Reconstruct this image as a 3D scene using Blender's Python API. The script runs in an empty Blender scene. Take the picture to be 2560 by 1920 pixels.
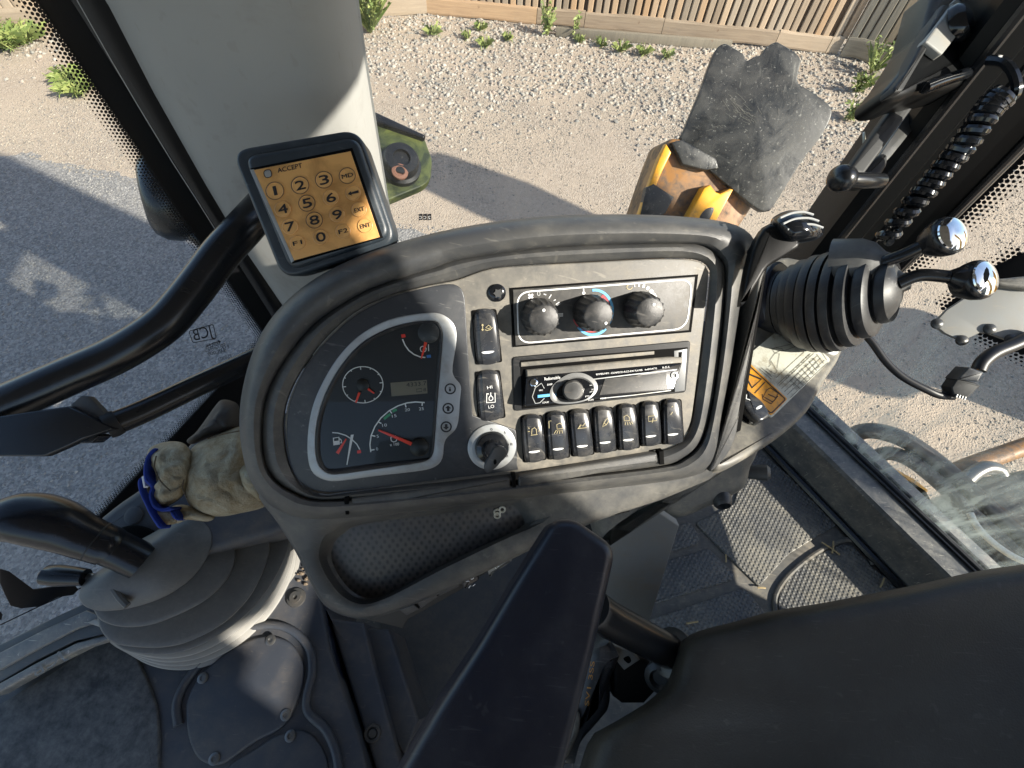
import bpy, bmesh, math, random
from mathutils import Vector, Matrix, noise
random.seed(7)
SC = bpy.context.scene
COL = SC.collection
# ------------------------------------------------------------------ camera
W, H, F = 2212.0, 1659.0, 1037.0          # pixel frame used for tracing
CAM = Vector((0, 0, 2.5))
_d = Vector((-48, 657, F)).normalized()     # nadir in camera axes (x right, y down, z forward)
Zc = -_d
Yc = (Vector((0, 0, 1)) - Zc * Zc.z).normalized()
Xc = Yc.cross(Zc).normalized()
def c2w(v): return Vector((v.dot(Xc), v.dot(Yc), v.dot(Zc)))
def ray(p): return c2w(Vector(((p[0] - W / 2) / F, (p[1] - H / 2) / F, 1.0)))
R_, D_, F_ = c2w(Vector((1, 0, 0))), c2w(Vector((0, 1, 0))), c2w(Vector((0, 0, 1)))
cd = bpy.data.cameras.new('camera'); co = bpy.data.objects.new('camera', cd); COL.objects.link(co)
cd.sensor_fit = 'HORIZONTAL'; cd.sensor_width = 36; cd.lens = 36 * F / W; cd.clip_start = 0.02; cd.clip_end = 500
co.matrix_world = Matrix(((R_.x, -D_.x, -F_.x, 0), (R_.y, -D_.y, -F_.y, 0), (R_.z, -D_.z, -F_.z, CAM.z), (0, 0, 0, 1)))
SC.camera = co
# ------------------------------------------------------------------ light
EL, AZ = math.radians(32), Vector((0.91, -0.41, 0)).normalized()
SUN = Vector((AZ.x * math.cos(EL), AZ.y * math.cos(EL), math.sin(EL)))
wd = bpy.data.worlds.new('World'); SC.world = wd; wd.use_nodes = True
nt = wd.node_tree; sky = nt.nodes.new('ShaderNodeTexSky'); sky.sky_type = 'NISHITA'; sky.sun_disc = False
sky.sun_elevation = EL; sky.sun_rotation = math.atan2(SUN.x, SUN.y)
nt.links.new(sky.outputs[0], nt.nodes['Background'].inputs[0]); nt.nodes['Background'].inputs[1].default_value = 0.125
sl = bpy.data.lights.new('sun', 'SUN'); so = bpy.data.objects.new('sun', sl); COL.objects.link(so)
sl.energy = 5.0; sl.angle = math.radians(0.53); sl.color = (1.0, 0.93, 0.82)
so.rotation_euler = (-SUN).to_track_quat('-Z', 'Y').to_euler(); so.location = (6, -4, 6)
SC.view_settings.view_transform = 'Standard'; SC.view_settings.look = 'None'
SC.view_settings.exposure = 1.15; SC.view_settings.gamma = 1.0
# ------------------------------------------------------------------ pixel helpers: zoom windows of the photograph -> trace frame
def win(x0, y0, x1, w):
    s = (x1 - x0) / w
    return lambda *p: [((x0 + a * s) * 0.8640625, (y0 + b * s) * 0.8640625) for a, b in p]
D = lambda *p: list(p)
k1 = win(0, 0, 900, 2212); k2 = win(800, 0, 1700, 2212); k3 = win(1660, 0, 2560, 2212); k4 = win(0, 600, 900, 2212)
k5 = win(600, 650, 1300, 1858); k6 = win(1150, 600, 1850, 1858); k7 = win(1760, 500, 2560, 1896); k8 = win(0, 1180, 900, 2018)
l1 = win(700, 1180, 1600, 2018); l2 = win(1500, 1050, 2560, 2021); l3 = win(560, 320, 1000, 1921); l5 = win(1580, 80, 2120, 1792)
l4 = win(300, 1000, 760, 1090)
m1 = win(860, 0, 1460, 2212); m2 = win(1460, 0, 2060, 2212); m3 = win(1960, 0, 2560, 2212); m4 = win(0, 0, 400, 2212)
m5 = win(2100, 900, 2560, 1272); m6 = win(1280, 1480, 1760, 1810); m7 = win(1140, 1240, 1560, 2177); m8 = win(1800, 780, 2240, 2212)
class Plane:
    def __init__(s, o, n, right=None):
        s.o = Vector(o); s.n = Vector(n).normalized()
        r = Vector(right) if right else R_
        s.u = (r - s.n * r.dot(s.n)).normalized(); s.v = s.n.cross(s.u)
    def at(s, p, h=0.0):
        d = ray(p); return CAM + d * ((s.o + s.n * h - CAM).dot(s.n) / d.dot(s.n))
    def uv(s, p, h=0.0):
        q = s.at(p, h) - s.o; return (q.dot(s.u), q.dot(s.v))
    def w(s, a, h=0.0): return s.o + s.u * a[0] + s.v * a[1] + s.n * h
    def px(s, p, h=0.0): return (s.at((p[0] + 1, p[1]), h) - s.at(p, h)).length
def pdep(p, t): return CAM + ray(p) * t        # point on a pixel's ray at camera depth t
def facing(p, t, tilt=(0, 0)):                 # plane through that point, turned to the camera and tilted
    n = -(F_ + R_ * tilt[0] + D_ * tilt[1]); return Plane(pdep(p, t), n)
def hz(z): return Plane((0, 0, z), (0, 0, 1))
# ------------------------------------------------------------------ objects
def tag(o, label=None, cat=None, group=None, kind=None):
    if label: o['label'] = label
    if cat: o['category'] = cat
    if group: o['group'] = group
    if kind: o['kind'] = kind
    return o
def thing(name, loc, label, cat, group=None):
    o = bpy.data.objects.new(name, None); COL.objects.link(o); o.location = loc; o.empty_display_size = 0.05
    return tag(o, label, cat, group)
def mesh(name, V, Fc, mat, parent=None, smooth=True, ang=38):
    off = parent_loc(parent)
    me = bpy.data.meshes.new(name); me.from_pydata([tuple(Vector(v) - off) for v in V], [], Fc)
    bm = bmesh.new(); bm.from_mesh(me); bmesh.ops.recalc_face_normals(bm, faces=bm.faces); bm.to_mesh(me); bm.free()
    if smooth and len(me.polygons):
        me.polygons.foreach_set('use_smooth', [True] * len(me.polygons)); me.set_sharp_from_angle(angle=math.radians(ang))
    if mat: me.materials.append(M[mat] if isinstance(mat, str) else mat)
    o = bpy.data.objects.new(name, me); COL.objects.link(o)
    if parent: o.parent = parent
    return o
def parent_loc(p):
    v = Vector((0, 0, 0))
    while p: v += p.location; p = p.parent
    return v
def cen(P): return sum((Vector(p) for p in P), Vector((0,) * len(P[0]))) / len(P)
def smooth_pts(P, n=6, closed=True):
    out = []; L = len(P); rng = range(L) if closed else range(L - 1)
    for i in rng:
        a, b, c, d = [Vector(P[(i + k) % L] if closed else P[min(max(i + k, 0), L - 1)]) for k in (-1, 0, 1, 2)]
        for j in range(n):
            t = j / n
            out.append(0.5 * ((2 * b) + (c - a) * t + (2 * a - 5 * b + 4 * c - d) * t * t + (3 * b - a - 3 * c + d) * t ** 3))
    if not closed: out.append(Vector(P[-1]))
    return out
def rnd_poly(P, r, n=5):                       # round the corners of a pixel polygon
    out = []; L = len(P)
    for i in range(L):
        a, b, c = Vector(P[i - 1]), Vector(P[i]), Vector(P[(i + 1) % L])
        e, f = (a - b), (c - b); rr = min(r, e.length * .45, f.length * .45)
        p, q = b + e.normalized() * rr, b + f.normalized() * rr
        for j in range(n + 1):
            t = j / n; out.append(p * (1 - t) ** 2 + b * 2 * t * (1 - t) + q * t * t)
    return out
def ell(c, rx, ry, ang=0, n=28):
    ca, sa = math.cos(ang), math.sin(ang)
    return [(c[0] + rx * math.cos(t) * ca - ry * math.sin(t) * sa, c[1] + rx * math.cos(t) * sa + ry * math.sin(t) * ca) for t in [2 * math.pi * i / n for i in range(n)]]
def inset2(P, d):
    L = len(P); out = []
    A = sum(P[i][0] * P[(i + 1) % L][1] - P[(i + 1) % L][0] * P[i][1] for i in range(L)); s = 1 if A > 0 else -1
    for i in range(L):
        a, b, c = Vector(P[i - 1]), Vector(P[i]), Vector(P[(i + 1) % L])
        e1, e2 = (b - a), (c - b)
        if e1.length < 1e-9 or e2.length < 1e-9: out.append(b); continue
        e1.normalize(); e2.normalize()
        n1, n2 = Vector((-e1.y, e1.x)), Vector((-e2.y, e2.x)); m = n1 + n2
        if m.length < 1e-6: m = n1
        m.normalize(); k = max(m.dot(n1), .5); out.append(b + m * (s * d / k))
    return out
def rings_mesh(Rs, cap0=False, cap1=True, closed=True):
    V = []; Fc = []; N = len(Rs[0])
    for r in Rs: V += [Vector(v) for v in r]
    for k in range(len(Rs) - 1):
        for i in range(N if closed else N - 1):
            j = (i + 1) % N; Fc.append((k * N + i, k * N + j, (k + 1) * N + j, (k + 1) * N + i))
    if cap0: Fc.append(tuple(reversed(range(N))))
    if cap1: Fc.append(tuple((len(Rs) - 1) * N + i for i in range(N)))
    return V, Fc
def slab(name, P, pl, top, bot, mat, parent=None, bev=0.0015, taper=0.0, steps=3, th=None):
    """outline traced in pixels at height `top` of plane pl, extruded to `bot`, rounded top edge"""
    Q = [Vector(pl.uv(p, top if th is None else th)) for p in P]
    prof = [(-taper, bot), (0, top - bev)]
    for i in range(1, steps + 1):
        a = math.pi / 2 * i / steps; prof.append((bev * (1 - math.cos(a)), top - bev + bev * math.sin(a)))
    Rs = [[pl.w(q, h) for q in (inset2(Q, d) if abs(d) > 1e-9 else Q)] for d, h in prof]
    V, Fc = rings_mesh(Rs, cap0=True); return mesh(name, V, Fc, mat, parent)
def flat(name, P, pl, h, mat, parent=None):
    return mesh(name, [pl.at(p, h) for p in P], [tuple(range(len(P)))], mat, parent, smooth=False)
def polar(P, c, N=180):                        # resample a star shaped pixel outline by angle about c
    P = [Vector(p) - Vector(c) for p in P]; out = []
    for k in range(N):
        a = 2 * math.pi * k / N; d = Vector((math.cos(a), math.sin(a))); best = None
        for i in range(len(P)):
            p, q = P[i], P[(i + 1) % len(P)]; e = q - p; den = d.x * e.y - d.y * e.x
            if abs(den) < 1e-9: continue
            t = (p.x * e.y - p.y * e.x) / den; s = (p.x * d.y - p.y * d.x) / den
            if t > 0 and -1e-6 <= s <= 1 + 1e-6 and (best is None or t > best): best = t
        out.append(Vector(c) + d * (best or 1.0))
    return out
def mixp(A, B, t): return [a * (1 - t) + b * t for a, b in zip(A, B)]
def loft(name, seq, pl, mat, parent=None, cap=True, cap0=False):
    """seq of (pixel ring, height)"""
    V, Fc = rings_mesh([[pl.at(p, h) for p in r] for r, h in seq], cap1=cap, cap0=cap0); return mesh(name, V, Fc, mat, parent)
def strokes(name, lines, wpx, pl, h, mat, parent=None):
    V = []; Fc = []
    for L in lines:
        L = [Vector(p) for p in L]
        if len(L) < 2: continue
        for i, p in enumerate(L):
            a = L[max(i - 1, 0)]; b = L[min(i + 1, len(L) - 1)]
            if len(L) > 2 and (L[0] - L[-1]).length < 1e-6:
                if i == 0: a = L[-2]
                if i == len(L) - 1: b = L[1]
            t = (b - a).normalized(); n = Vector((-t.y, t.x)) * wpx / 2
            V += [pl.at(p - n, h), pl.at(p + n, h)]
            if i: k = len(V); Fc.append((k - 4, k - 3, k - 1, k - 2))
    return mesh(name, V, Fc, mat, parent, smooth=False)
def arc(c, rx, ry, a0, a1, n=20): return [(c[0] + rx * math.cos(math.radians(a0 + (a1 - a0) * i / n)), c[1] + ry * math.sin(math.radians(a0 + (a1 - a0) * i / n))) for i in range(n + 1)]
_tc = {}
def text(name, s, p0, p1, hpx, pl, h, mat, parent=None, mirror=False):
    """text whose baseline runs from pixel p0 to pixel p1, cap height hpx pixels"""
    if s not in _tc:
        cu = bpy.data.curves.new('t', 'FONT'); cu.body = s; cu.resolution_u = 3; ob = bpy.data.objects.new('t', cu); COL.objects.link(ob)
        bpy.context.view_layer.update(); me = bpy.data.meshes.new_from_object(ob.evaluated_get(bpy.context.evaluated_depsgraph_get()))
        _tc[s] = ([v.co.copy() for v in me.vertices], [tuple(p.vertices) for p in me.polygons])
        bpy.data.objects.remove(ob); bpy.data.curves.remove(cu); bpy.data.meshes.remove(me)
    V, Fc = _tc[s]; x0 = min(v.x for v in V); x1 = max(v.x for v in V)
    p0, p1 = Vector(p0), Vector(p1); d = p1 - p0; n = Vector((d.y, -d.x)).normalized() * hpx / 0.69
    out = []
    for v in V:
        a = (v.x - x0) / (x1 - x0); a = 1 - a if mirror else a
        out.append(pl.at(p0 + d * a + n * v.y, h))
    return mesh(name, out, Fc, mat, parent, smooth=False)
def tube(name, P, Rr, mat, parent=None, seg=16, cap=True, flatz=None):
    P = [Vector(p) for p in P]; L = len(P); Rr = Rr if isinstance(Rr, (list, tuple)) else [Rr] * L
    T = [(P[min(i + 1, L - 1)] - P[max(i - 1, 0)]).normalized() for i in range(L)]
    n = T[0].orthogonal().normalized(); Rs = []
    for i in range(L):
        n = (n - T[i] * n.dot(T[i])).normalized(); b = T[i].cross(n)
        Rs.append([P[i] + (n * math.cos(a) + b * math.sin(a)) * Rr[i] for a in [2 * math.pi * k / seg for k in range(seg)]])
    V, Fc = rings_mesh(Rs, cap0=cap, cap1=cap); return mesh(name, V, Fc, mat, parent)
def lathe(name, o, ax, prof, mat, parent=None, seg=32, mod=None, xax=None, sx=1.0, cap0=True, cap1=True, bend=None):
    """prof: (radius, height along ax); mod(k_ring, angle) scales radius"""
    o = Vector(o); ax = Vector(ax).normalized(); x = Vector(xax) if xax else R_
    x = (x - ax * x.dot(ax)).normalized(); y = ax.cross(x); Rs = []
    for k, (r, h) in enumerate(prof):
        oo = o + bend(h) if bend else o
        Rs.append([oo + ax * h + (x * math.cos(a) * sx + y * math.sin(a)) * (r * (mod(k, a) if mod else 1)) for a in [2 * math.pi * i / seg for i in range(seg)]])
    V, Fc = rings_mesh(Rs, cap0=cap0, cap1=cap1); return mesh(name, V, Fc, mat, parent)
def box(name, c, sx, sy, sz, ax, mat, parent=None, bev=0.002):
    """box centred at c with axes ax=(x,y,z vectors) and full sizes, bevelled"""
    bm = bmesh.new(); bmesh.ops.create_cube(bm, size=1)
    for v in bm.verts: v.co = Vector((v.co.x * sx, v.co.y * sy, v.co.z * sz))
    if bev: bmesh.ops.bevel(bm, geom=bm.edges[:], offset=min(bev, min(sx, sy, sz) * .45), segments=2, affect='EDGES', profile=.6)
    X, Y, Z = [Vector(a).normalized() for a in ax]; bm.verts.index_update()
    V = [Vector(c) + X * v.co.x + Y * v.co.y + Z * v.co.z for v in bm.verts]; Fc = [tuple(v.index for v in f.verts) for f in bm.faces]; bm.free()
    return mesh(name, V, Fc, mat, parent)
def pillow(name, P, pl, h0, T, mat, parent=None, wr=0.004, ws=40, rings=10, power=.5, seed=0.0):
    """soft lump over a traced outline: height falls off to the edge, wrinkled"""
    c = cen(P); Q = [Vector(p) for p in P]; V = []; Fc = []; N = len(Q)
    for k in range(rings + 1):
        r = 1 - k / rings
        for q in Q:
            p = c + (q - c) * r; hh = T * (1 - r ** 2.2) ** power
            w = pl.at(p, h0 + hh); s = noise.noise(w * ws + Vector((seed, 0, 0))) + .5 * noise.noise(w * ws * 2.3 + Vector((0, seed, 0)))
            cr = (1 - abs(noise.noise(Vector((w.x * ws * .7 + seed, w.y * ws * 1.3, w.z * ws * 1.1))))) ** 5; V.append(w + pl.n * (s * wr - cr * wr * .9) * (1 - r ** 6))
    for k in range(rings):
        for i in range(N): j = (i + 1) % N; Fc.append((k * N + i, k * N + j, (k + 1) * N + j, (k + 1) * N + i))
    n0 = len(V); V += [pl.at(q, h0 - .003) for q in Q]
    for i in range(N): j = (i + 1) % N; Fc.append((n0 + i, n0 + j, j, i))
    Fc.append(tuple(n0 + i for i in reversed(range(N))))
    return mesh(name, V, Fc, mat, parent, ang=80)
# ------------------------------------------------------------------ materials
M = {}
class NB:
    def __init__(s, name):
        s.m = bpy.data.materials.new(name); s.m.use_nodes = True; s.t = s.m.node_tree; s.b = s.t.nodes['Principled BSDF']; s.o = s.t.nodes['Material Output']; M[name] = s.m
        s.tc = s.n('ShaderNodeTexCoord'); 
    def n(s, ty, **k):
        x = s.t.nodes.new(ty)
        for a, v in k.items(): setattr(x, a, v)
        return x
    def l(s, a, b): s.t.links.new(a, b)
    def noise(s, sc, det=4, rough=.55, vec=None, dist=0):
        x = s.n('ShaderNodeTexNoise'); x.inputs['Scale'].default_value = sc; x.inputs['Detail'].default_value = det; x.inputs['Roughness'].default_value = rough; x.inputs['Distortion'].default_value = dist
        s.l(vec or s.tc.outputs['Object'], x.inputs['Vector']); return x.outputs[0]
    def vor(s, sc, feat='F1', out=0, vec=None, rnd=1.0):
        x = s.n('ShaderNodeTexVoronoi'); x.feature = feat; x.inputs['Scale'].default_value = sc; x.inputs['Randomness'].default_value = rnd
        s.l(vec or s.tc.outputs['Object'], x.inputs['Vector']); return x.outputs[out]
    def map(s, v, scale=(1, 1, 1), rot=(0, 0, 0)):
        x = s.n('ShaderNodeMapping'); x.inputs['Scale'].default_value = scale; x.inputs['Rotation'].default_value = rot; s.l(v or s.tc.outputs['Object'], x.inputs[0]); return x.outputs[0]
    def ramp(s, v, a, b, ca=(0, 0, 0, 1), cb=(1, 1, 1, 1), extra=()):
        x = s.n('ShaderNodeValToRGB'); e = x.color_ramp.elements; e[0].position = a; e[1].position = b; e[0].color = ca if len(ca) == 4 else (*ca, 1); e[1].color = cb if len(cb) == 4 else (*cb, 1)
        for p, c in extra: q = e.new(p); q.color = (*c, 1)
        s.l(v, x.inputs[0]); return x.outputs[0]
    def mix(s, f, a, b, mode='MIX'):
        x = s.n('ShaderNodeMix', data_type='RGBA', blend_type=mode)
        for i, v in ((0, f), (6, a), (7, b)):
            if isinstance(v, (int, float)): x.inputs[i].default_value = v
            elif isinstance(v, tuple): x.inputs[i].default_value = (*v, 1) if len(v) == 3 else v
            else: s.l(v, x.inputs[i])
        return x.outputs[2]
    def math(s, op, a, b=0.0):
        x = s.n('ShaderNodeMath', operation=op)
        for i, v in ((0, a), (1, b)):
            if isinstance(v, (int, float)): x.inputs[i].default_value = v
            else: s.l(v, x.inputs[i])
        return x.outputs[0]
    def set(s, k, v):
        if isinstance(v, (int, float)): s.b.inputs[k].default_value = v
        elif isinstance(v, tuple): s.b.inputs[k].default_value = (*v, 1) if len(v) == 3 else v
        else: s.l(v, s.b.inputs[k])
    def bump(s, v, st=.3, d=.002):
        x = s.n('ShaderNodeBump'); x.inputs['Strength'].default_value = st; x.inputs['Distance'].default_value = d; s.l(v, x.inputs['Height']); s.l(x.outputs[0], s.b.inputs['Normal'])
def plain(name, c, rough=.5, metal=0, coat=0, spec=.5):
    b = NB(name); b.set('Base Color', c); b.set('Roughness', rough); b.set('Metallic', metal); b.set('Coat Weight', coat); b.set('Specular IOR Level', spec); return b
def plastic(name, c, rough=.5, dust=.5, dc=(.34, .30, .24), sc=18, grain=900, gst=.12, lo=.45, hi=.75, scratch=.25, metal=0, spec=.5):
    """moulded plastic or paint with blotchy dust, pale scuffs and fine grain"""
    b = NB(name); n1 = b.noise(sc, 6, .65, dist=.6); n2 = b.noise(sc * 5, 4, .7)
    f = b.math('MULTIPLY', b.ramp(n1, lo, hi), b.ramp(n2, .25, .7)); f = b.math('MULTIPLY', f, dust)
    base = b.mix(b.noise(sc * .6, 3), tuple(x * .75 for x in c), tuple(min(1, x * 1.3) for x in c))
    col = b.mix(f, base, dc)
    sv = b.map(None, (40, 400, 40), (.4, .7, .9)); s1 = b.ramp(b.noise(1.0, 2, .5, sv), .66, .72)
    sp = b.ramp(b.noise(sc * 9, 2, .6), .68, .74); sm = b.math('MULTIPLY', b.math('MAXIMUM', s1, sp), scratch)
    col = b.mix(sm, col, tuple(min(1, x * 1.2 + .02) for x in dc))
    b.set('Base Color', col); b.set('Metallic', metal); b.set('Specular IOR Level', spec)
    r = b.n('ShaderNodeMapRange'); r.inputs[3].default_value = rough; r.inputs[4].default_value = min(1, rough + .4); b.l(f, r.inputs[0]); b.l(r.outputs[0], b.b.inputs['Roughness'])
    b.bump(b.math('ADD', b.noise(grain, 2), b.math('MULTIPLY', n2, .6)), gst, .0006); return b
# ---- material library
plastic('heater', (.035, .036, .036), .42, .55, (.22, .20, .165), 20, 1400, .2, .36, .7, .2)
plastic('dash', (.088, .087, .081), .42, .85, (.30, .27, .215), 13, 1400, .25, .34, .62, .25)
plastic('dash_dark', (.026, .029, .034), .38, .35, (.20, .20, .185), 16, 1400, .18, .45, .75, .25)
plastic('rim', (.046, .048, .050), .40, .62, (.25, .235, .195), 8, 1300, .25, .38, .70, .15)
plastic('boot_dusty', (.22, .215, .20), .45, .5, (.30, .28, .24), 30, 700, .08, .35, .75, .15)
plastic('rubber', (.014, .015, .018), .45, .35, (.17, .165, .15), 20, 700, .12, .45, .8, .12)
plastic('post_black', (.004, .0045, .005), .38, .05, (.06, .055, .05), 12, 500, .04, .5, .8, .03, spec=.22)
plastic('boot_rubber', (.092, .093, .092), .42, .40, (.22, .21, .185), 45, 700, .06, .35, .75, .12)
plastic('black_paint', (.008, .009, .011), .26, .14, (.16, .14, .11), 10, 500, .03, .5, .8, .03)
plastic('black_matte', (.008, .009, .010), .6, .15, (.12, .11, .10), 12, 500, .05, .5, .8, .08)
plastic('gloss_black', (.007, .008, .010), .13, .05, (.15, .14, .13), 22, 600, .02, .55, .85, .1)
plastic('grip_black', (.008, .009, .012), .24, .05, (.12, .11, .10), 22, 600, .02, .55, .85, .05, spec=.4)
plastic('switch', (.022, .024, .028), .27, .45, (.28, .26, .22), 30, 900, .03, .48, .8, .2)
plastic('knob', (.016, .017, .018), .36, .30, (.30, .28, .25), 60, 1800, .35, .45, .8, .2)
plastic('trim_grey', (.29, .292, .275), .5, .85, (.10, .072, .04), 4.5, 1600, .22, .52, .72, .12)
b = plastic('leather', (.024, .022, .017), .5, .5, (.075, .07, .058), 6, 1500, .2, .36, .66, .22); b.bump(b.math('ADD', b.vor(420), b.math('MULTIPLY', b.noise(30, 4), .8)), .35, .0008)
plastic('armrest', (.007, .010, .021), .34, .35, (.09, .09, .095), 9, 1100, .10, .42, .75, .14)
plastic('floor_rubber', (.085, .084, .08), .55, .9, (.30, .26, .20), 9, 900, .2, .34, .66, .45)
plastic('deck', (.036, .042, .054), .5, .65, (.15, .125, .095), 8, 700, .25, .38, .7, .2)
plastic('deck_mat', (.022, .026, .032), .7, .9, (.14, .145, .145), 14, 260, .5, .30, .46, .1)
plastic('sill', (.085, .09, .095), .35, .8, (.30, .28, .24), 14, 800, .1, .35, .65, .8)
plastic('grey_metal', (.26, .265, .255), .5, .75, (.30, .25, .18), 9, 700, .12, .42, .68, .3)
plastic('dark_metal', (.06, .062, .062), .38, .4, (.2, .15, .1), 16, 600, .1, .5, .75, .2, metal=.3)
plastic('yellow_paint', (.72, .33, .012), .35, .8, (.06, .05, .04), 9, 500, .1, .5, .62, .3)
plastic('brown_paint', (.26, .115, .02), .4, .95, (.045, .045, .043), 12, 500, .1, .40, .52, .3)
plastic('keypad_frame', (.022, .030, .038), .36, .4, (.13, .14, .14), 14, 1100, .15, .45, .75, .15)
plastic('steel', (.17, .17, .165), .34, .5, (.12, .10, .07), 50, 900, .1, .5, .8, .2, metal=.8)
plain('white_print', (.78, .79, .78), .5); plain('grey_print', (.42, .43, .42), .5); plain('line_print', (.10, .095, .08), .5); plain('black_print', (.012, .012, .014), .5)
plain('red', (.75, .035, .02), .4); plain('blue', (.03, .16, .5), .4); plain('print_blue', (.12, .42, .72), .5); plain('print_red', (.42, .045, .05), .5); plain('green', (.03, .30, .12), .5)
plain('needle', (.85, .06, .025), .35); plain('face', (.004, .005, .006), .35)
plain('frit', (.004, .004, .005), .35); plain('void', (.003, .003, .003), .8, spec=.1)
plain('glove_blue', (.008, .03, .22), .9); plain('wire', (.01, .01, .012), .45); plain('copper', (.5, .25, .08), .4, .6)
plain('chrome', (.82, .84, .84), .07, 1.0); plain('copper_rust', (.36, .17, .11), .6)
plain('straw', (.45, .34, .18), .8); plain('soil', (.17, .13, .09), .9); plain('stitch', (.10, .075, .045), .9); plain('amber_text', (.55, .27, .05), .5)
b = plain('lcd', (.17, .155, .11), .3)
plain('dull_silver', (.20, .205, .205), .4, .5)
b = NB('silver'); b.set('Base Color', b.mix(b.ramp(b.noise(25, 5, .65), .5, .75), (.36, .38, .39), (.24, .23, .20))); b.set('Metallic', .45); b.set('Roughness', .42)
b = NB('cream_print'); b.set('Base Color', b.mix(b.math('MULTIPLY', b.ramp(b.noise(45, 6, .75), .50, .68), .8), (.56, .56, .48), (.27, .215, .13))); b.set('Roughness', .4)
b = NB('amber_print'); b.set('Base Color', b.mix(b.ramp(b.noise(90, 5, .7), .45, .65), (.75, .33, .02), (.45, .22, .05))); b.set('Roughness', .4)
b = NB('orange_pad'); n = b.noise(30, 5, .6, dist=.6); b.set('Base Color', b.mix(b.ramp(n, .42, .66), (.64, .345, .115), (.37, .19, .06))); b.set('Roughness', .33); b.bump(b.noise(300, 3), .1, .0005)
b = NB('orange_key'); n = b.noise(45, 4, .6); b.set('Base Color', b.mix(b.ramp(n, .4, .7), (.68, .375, .13), (.44, .235, .075))); b.set('Roughness', .34)
b = NB('glove_tan'); n = b.noise(26, 8, .68, dist=1.2); n2 = b.noise(90, 5, .7)
b.set('Base Color', b.mix(b.ramp(n2, .4, .7), b.mix(b.ramp(n, .36, .62), (.46, .42, .31), (.22, .155, .07)), (.33, .27, .17))); b.set('Roughness', .62); b.bump(b.math('ADD', b.noise(48, 7, .7, dist=2.5), b.math('MULTIPLY', b.noise(500, 3), .3)), .9, .004)
b = NB('glove_dark'); n = b.noise(30, 6); b.set('Base Color', b.mix(n, (.014, .014, .018), (.06, .045, .03))); b.set('Roughness', .7); b.bump(b.noise(300, 4), .4, .001)
# dimpled / perforated mats
def dimple(name, c, dc, sc, st=.8, pits=False, dust=.7):
    b = NB(name); v = b.vor(sc, rnd=0.0, vec=b.map(None, (1, 1, .02), (0, 0, .6))); n1 = b.noise(9, 6, .65, dist=.6); n2 = b.noise(60, 4, .7)
    f = b.math('MULTIPLY', b.math('MULTIPLY', b.ramp(n1, .33, .65), b.ramp(n2, .25, .65)), dust)
    dome = b.ramp(v, .12, .42, (1, 1, 1, 1), (0, 0, 0, 1))
    base = b.mix(f, c, dc)
    if pits: base = b.mix(b.math('MULTIPLY', dome, .85), base, tuple(x * .25 for x in c))
    else: base = b.mix(b.math('MULTIPLY', dome, .35), base, tuple(min(1, x * 1.8 + .02) for x in c))
    b.set('Base Color', base); b.set('Roughness', .42); b.bump(dome, -st if pits else st, .0025); return b
dimple('mat_dimple', (.095, .096, .097), (.30, .27, .21), 95, 1.0, dust=.85)
dimple('mat_perf', (.060, .062, .066), (.13, .11, .09), 150, .8, True, .8)
# coated glass: clear with a film of dirt and reflections
def glass(name, dirt=.05, dcol=(.55, .53, .47), streak=.12, sc=3.0, refl=.05, swirl=0.0, swcol=(.52, .60, .56)):
    b = NB(name); t = b.t; t.nodes.remove(b.b)
    tr = b.n('ShaderNodeBsdfTransparent'); tr.inputs[0].default_value = (.93, .95, .94, 1)
    gl = b.n('ShaderNodeBsdfGlossy'); gl.inputs['Roughness'].default_value = .02
    d1 = b.n('ShaderNodeBsdfDiffuse'); d1.inputs[0].default_value = (*(swcol if swirl else dcol), 1); d2 = b.n('ShaderNodeBsdfTranslucent'); d2.inputs[0].default_value = (*(swcol if swirl else dcol), 1); df = b.n('ShaderNodeMixShader'); df.inputs[0].default_value = .5; b.l(d1.outputs[0], df.inputs[1]); b.l(d2.outputs[0], df.inputs[2])
    n = b.noise(sc, 6, .6, dist=.4); s = b.noise(1.0, 4, .6, b.map(None, (22, 22, 1.2), (.1, .05, 0))); sp = b.ramp(b.noise(160, 2, .5), .66, .72)
    f = b.math('MULTIPLY', b.ramp(n, .35, .75), dirt); f = b.math('ADD', f, b.math('MULTIPLY', b.ramp(s, .55, .75), streak * .5)); f = b.math('ADD', f, b.math('MULTIPLY', sp, dirt * 1.5))
    if swirl:
        w = b.noise(1.0, 6, .62, b.map(None, (26, 26, 5.5), (.7, .35, .2)), dist=.9); zz = b.n('ShaderNodeSeparateXYZ'); b.l(b.tc.outputs['Object'], zz.inputs[0]); low = b.ramp(b.math('ADD', b.math('MULTIPLY', zz.outputs[2], -1.6), -.25), .05, .9); f = b.math('ADD', f, b.math('MULTIPLY', b.math('MULTIPLY', b.ramp(w, .40, .68), swirl), low))
    m1 = b.n('ShaderNodeMixShader'); b.l(f, m1.inputs[0]); b.l(tr.outputs[0], m1.inputs[1]); b.l(df.outputs[0], m1.inputs[2])
    lw = b.n('ShaderNodeFresnel'); lw.inputs[0].default_value = 1.45
    m2 = b.n('ShaderNodeMixShader'); b.l(b.math('MULTIPLY', lw.outputs[0], refl * 12), m2.inputs[0]); b.l(m1.outputs[0], m2.inputs[1]); b.l(gl.outputs[0], m2.inputs[2]); b.l(m2.outputs[0], b.o.inputs[0])
glass('glass', .075, streak=.16); glass('glass_left', .05, streak=.08); glass('glass_rear', .05, streak=.06, swirl=.7); glass('lens', .018, (.4, .38, .32), .0, 30, .03)
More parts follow.
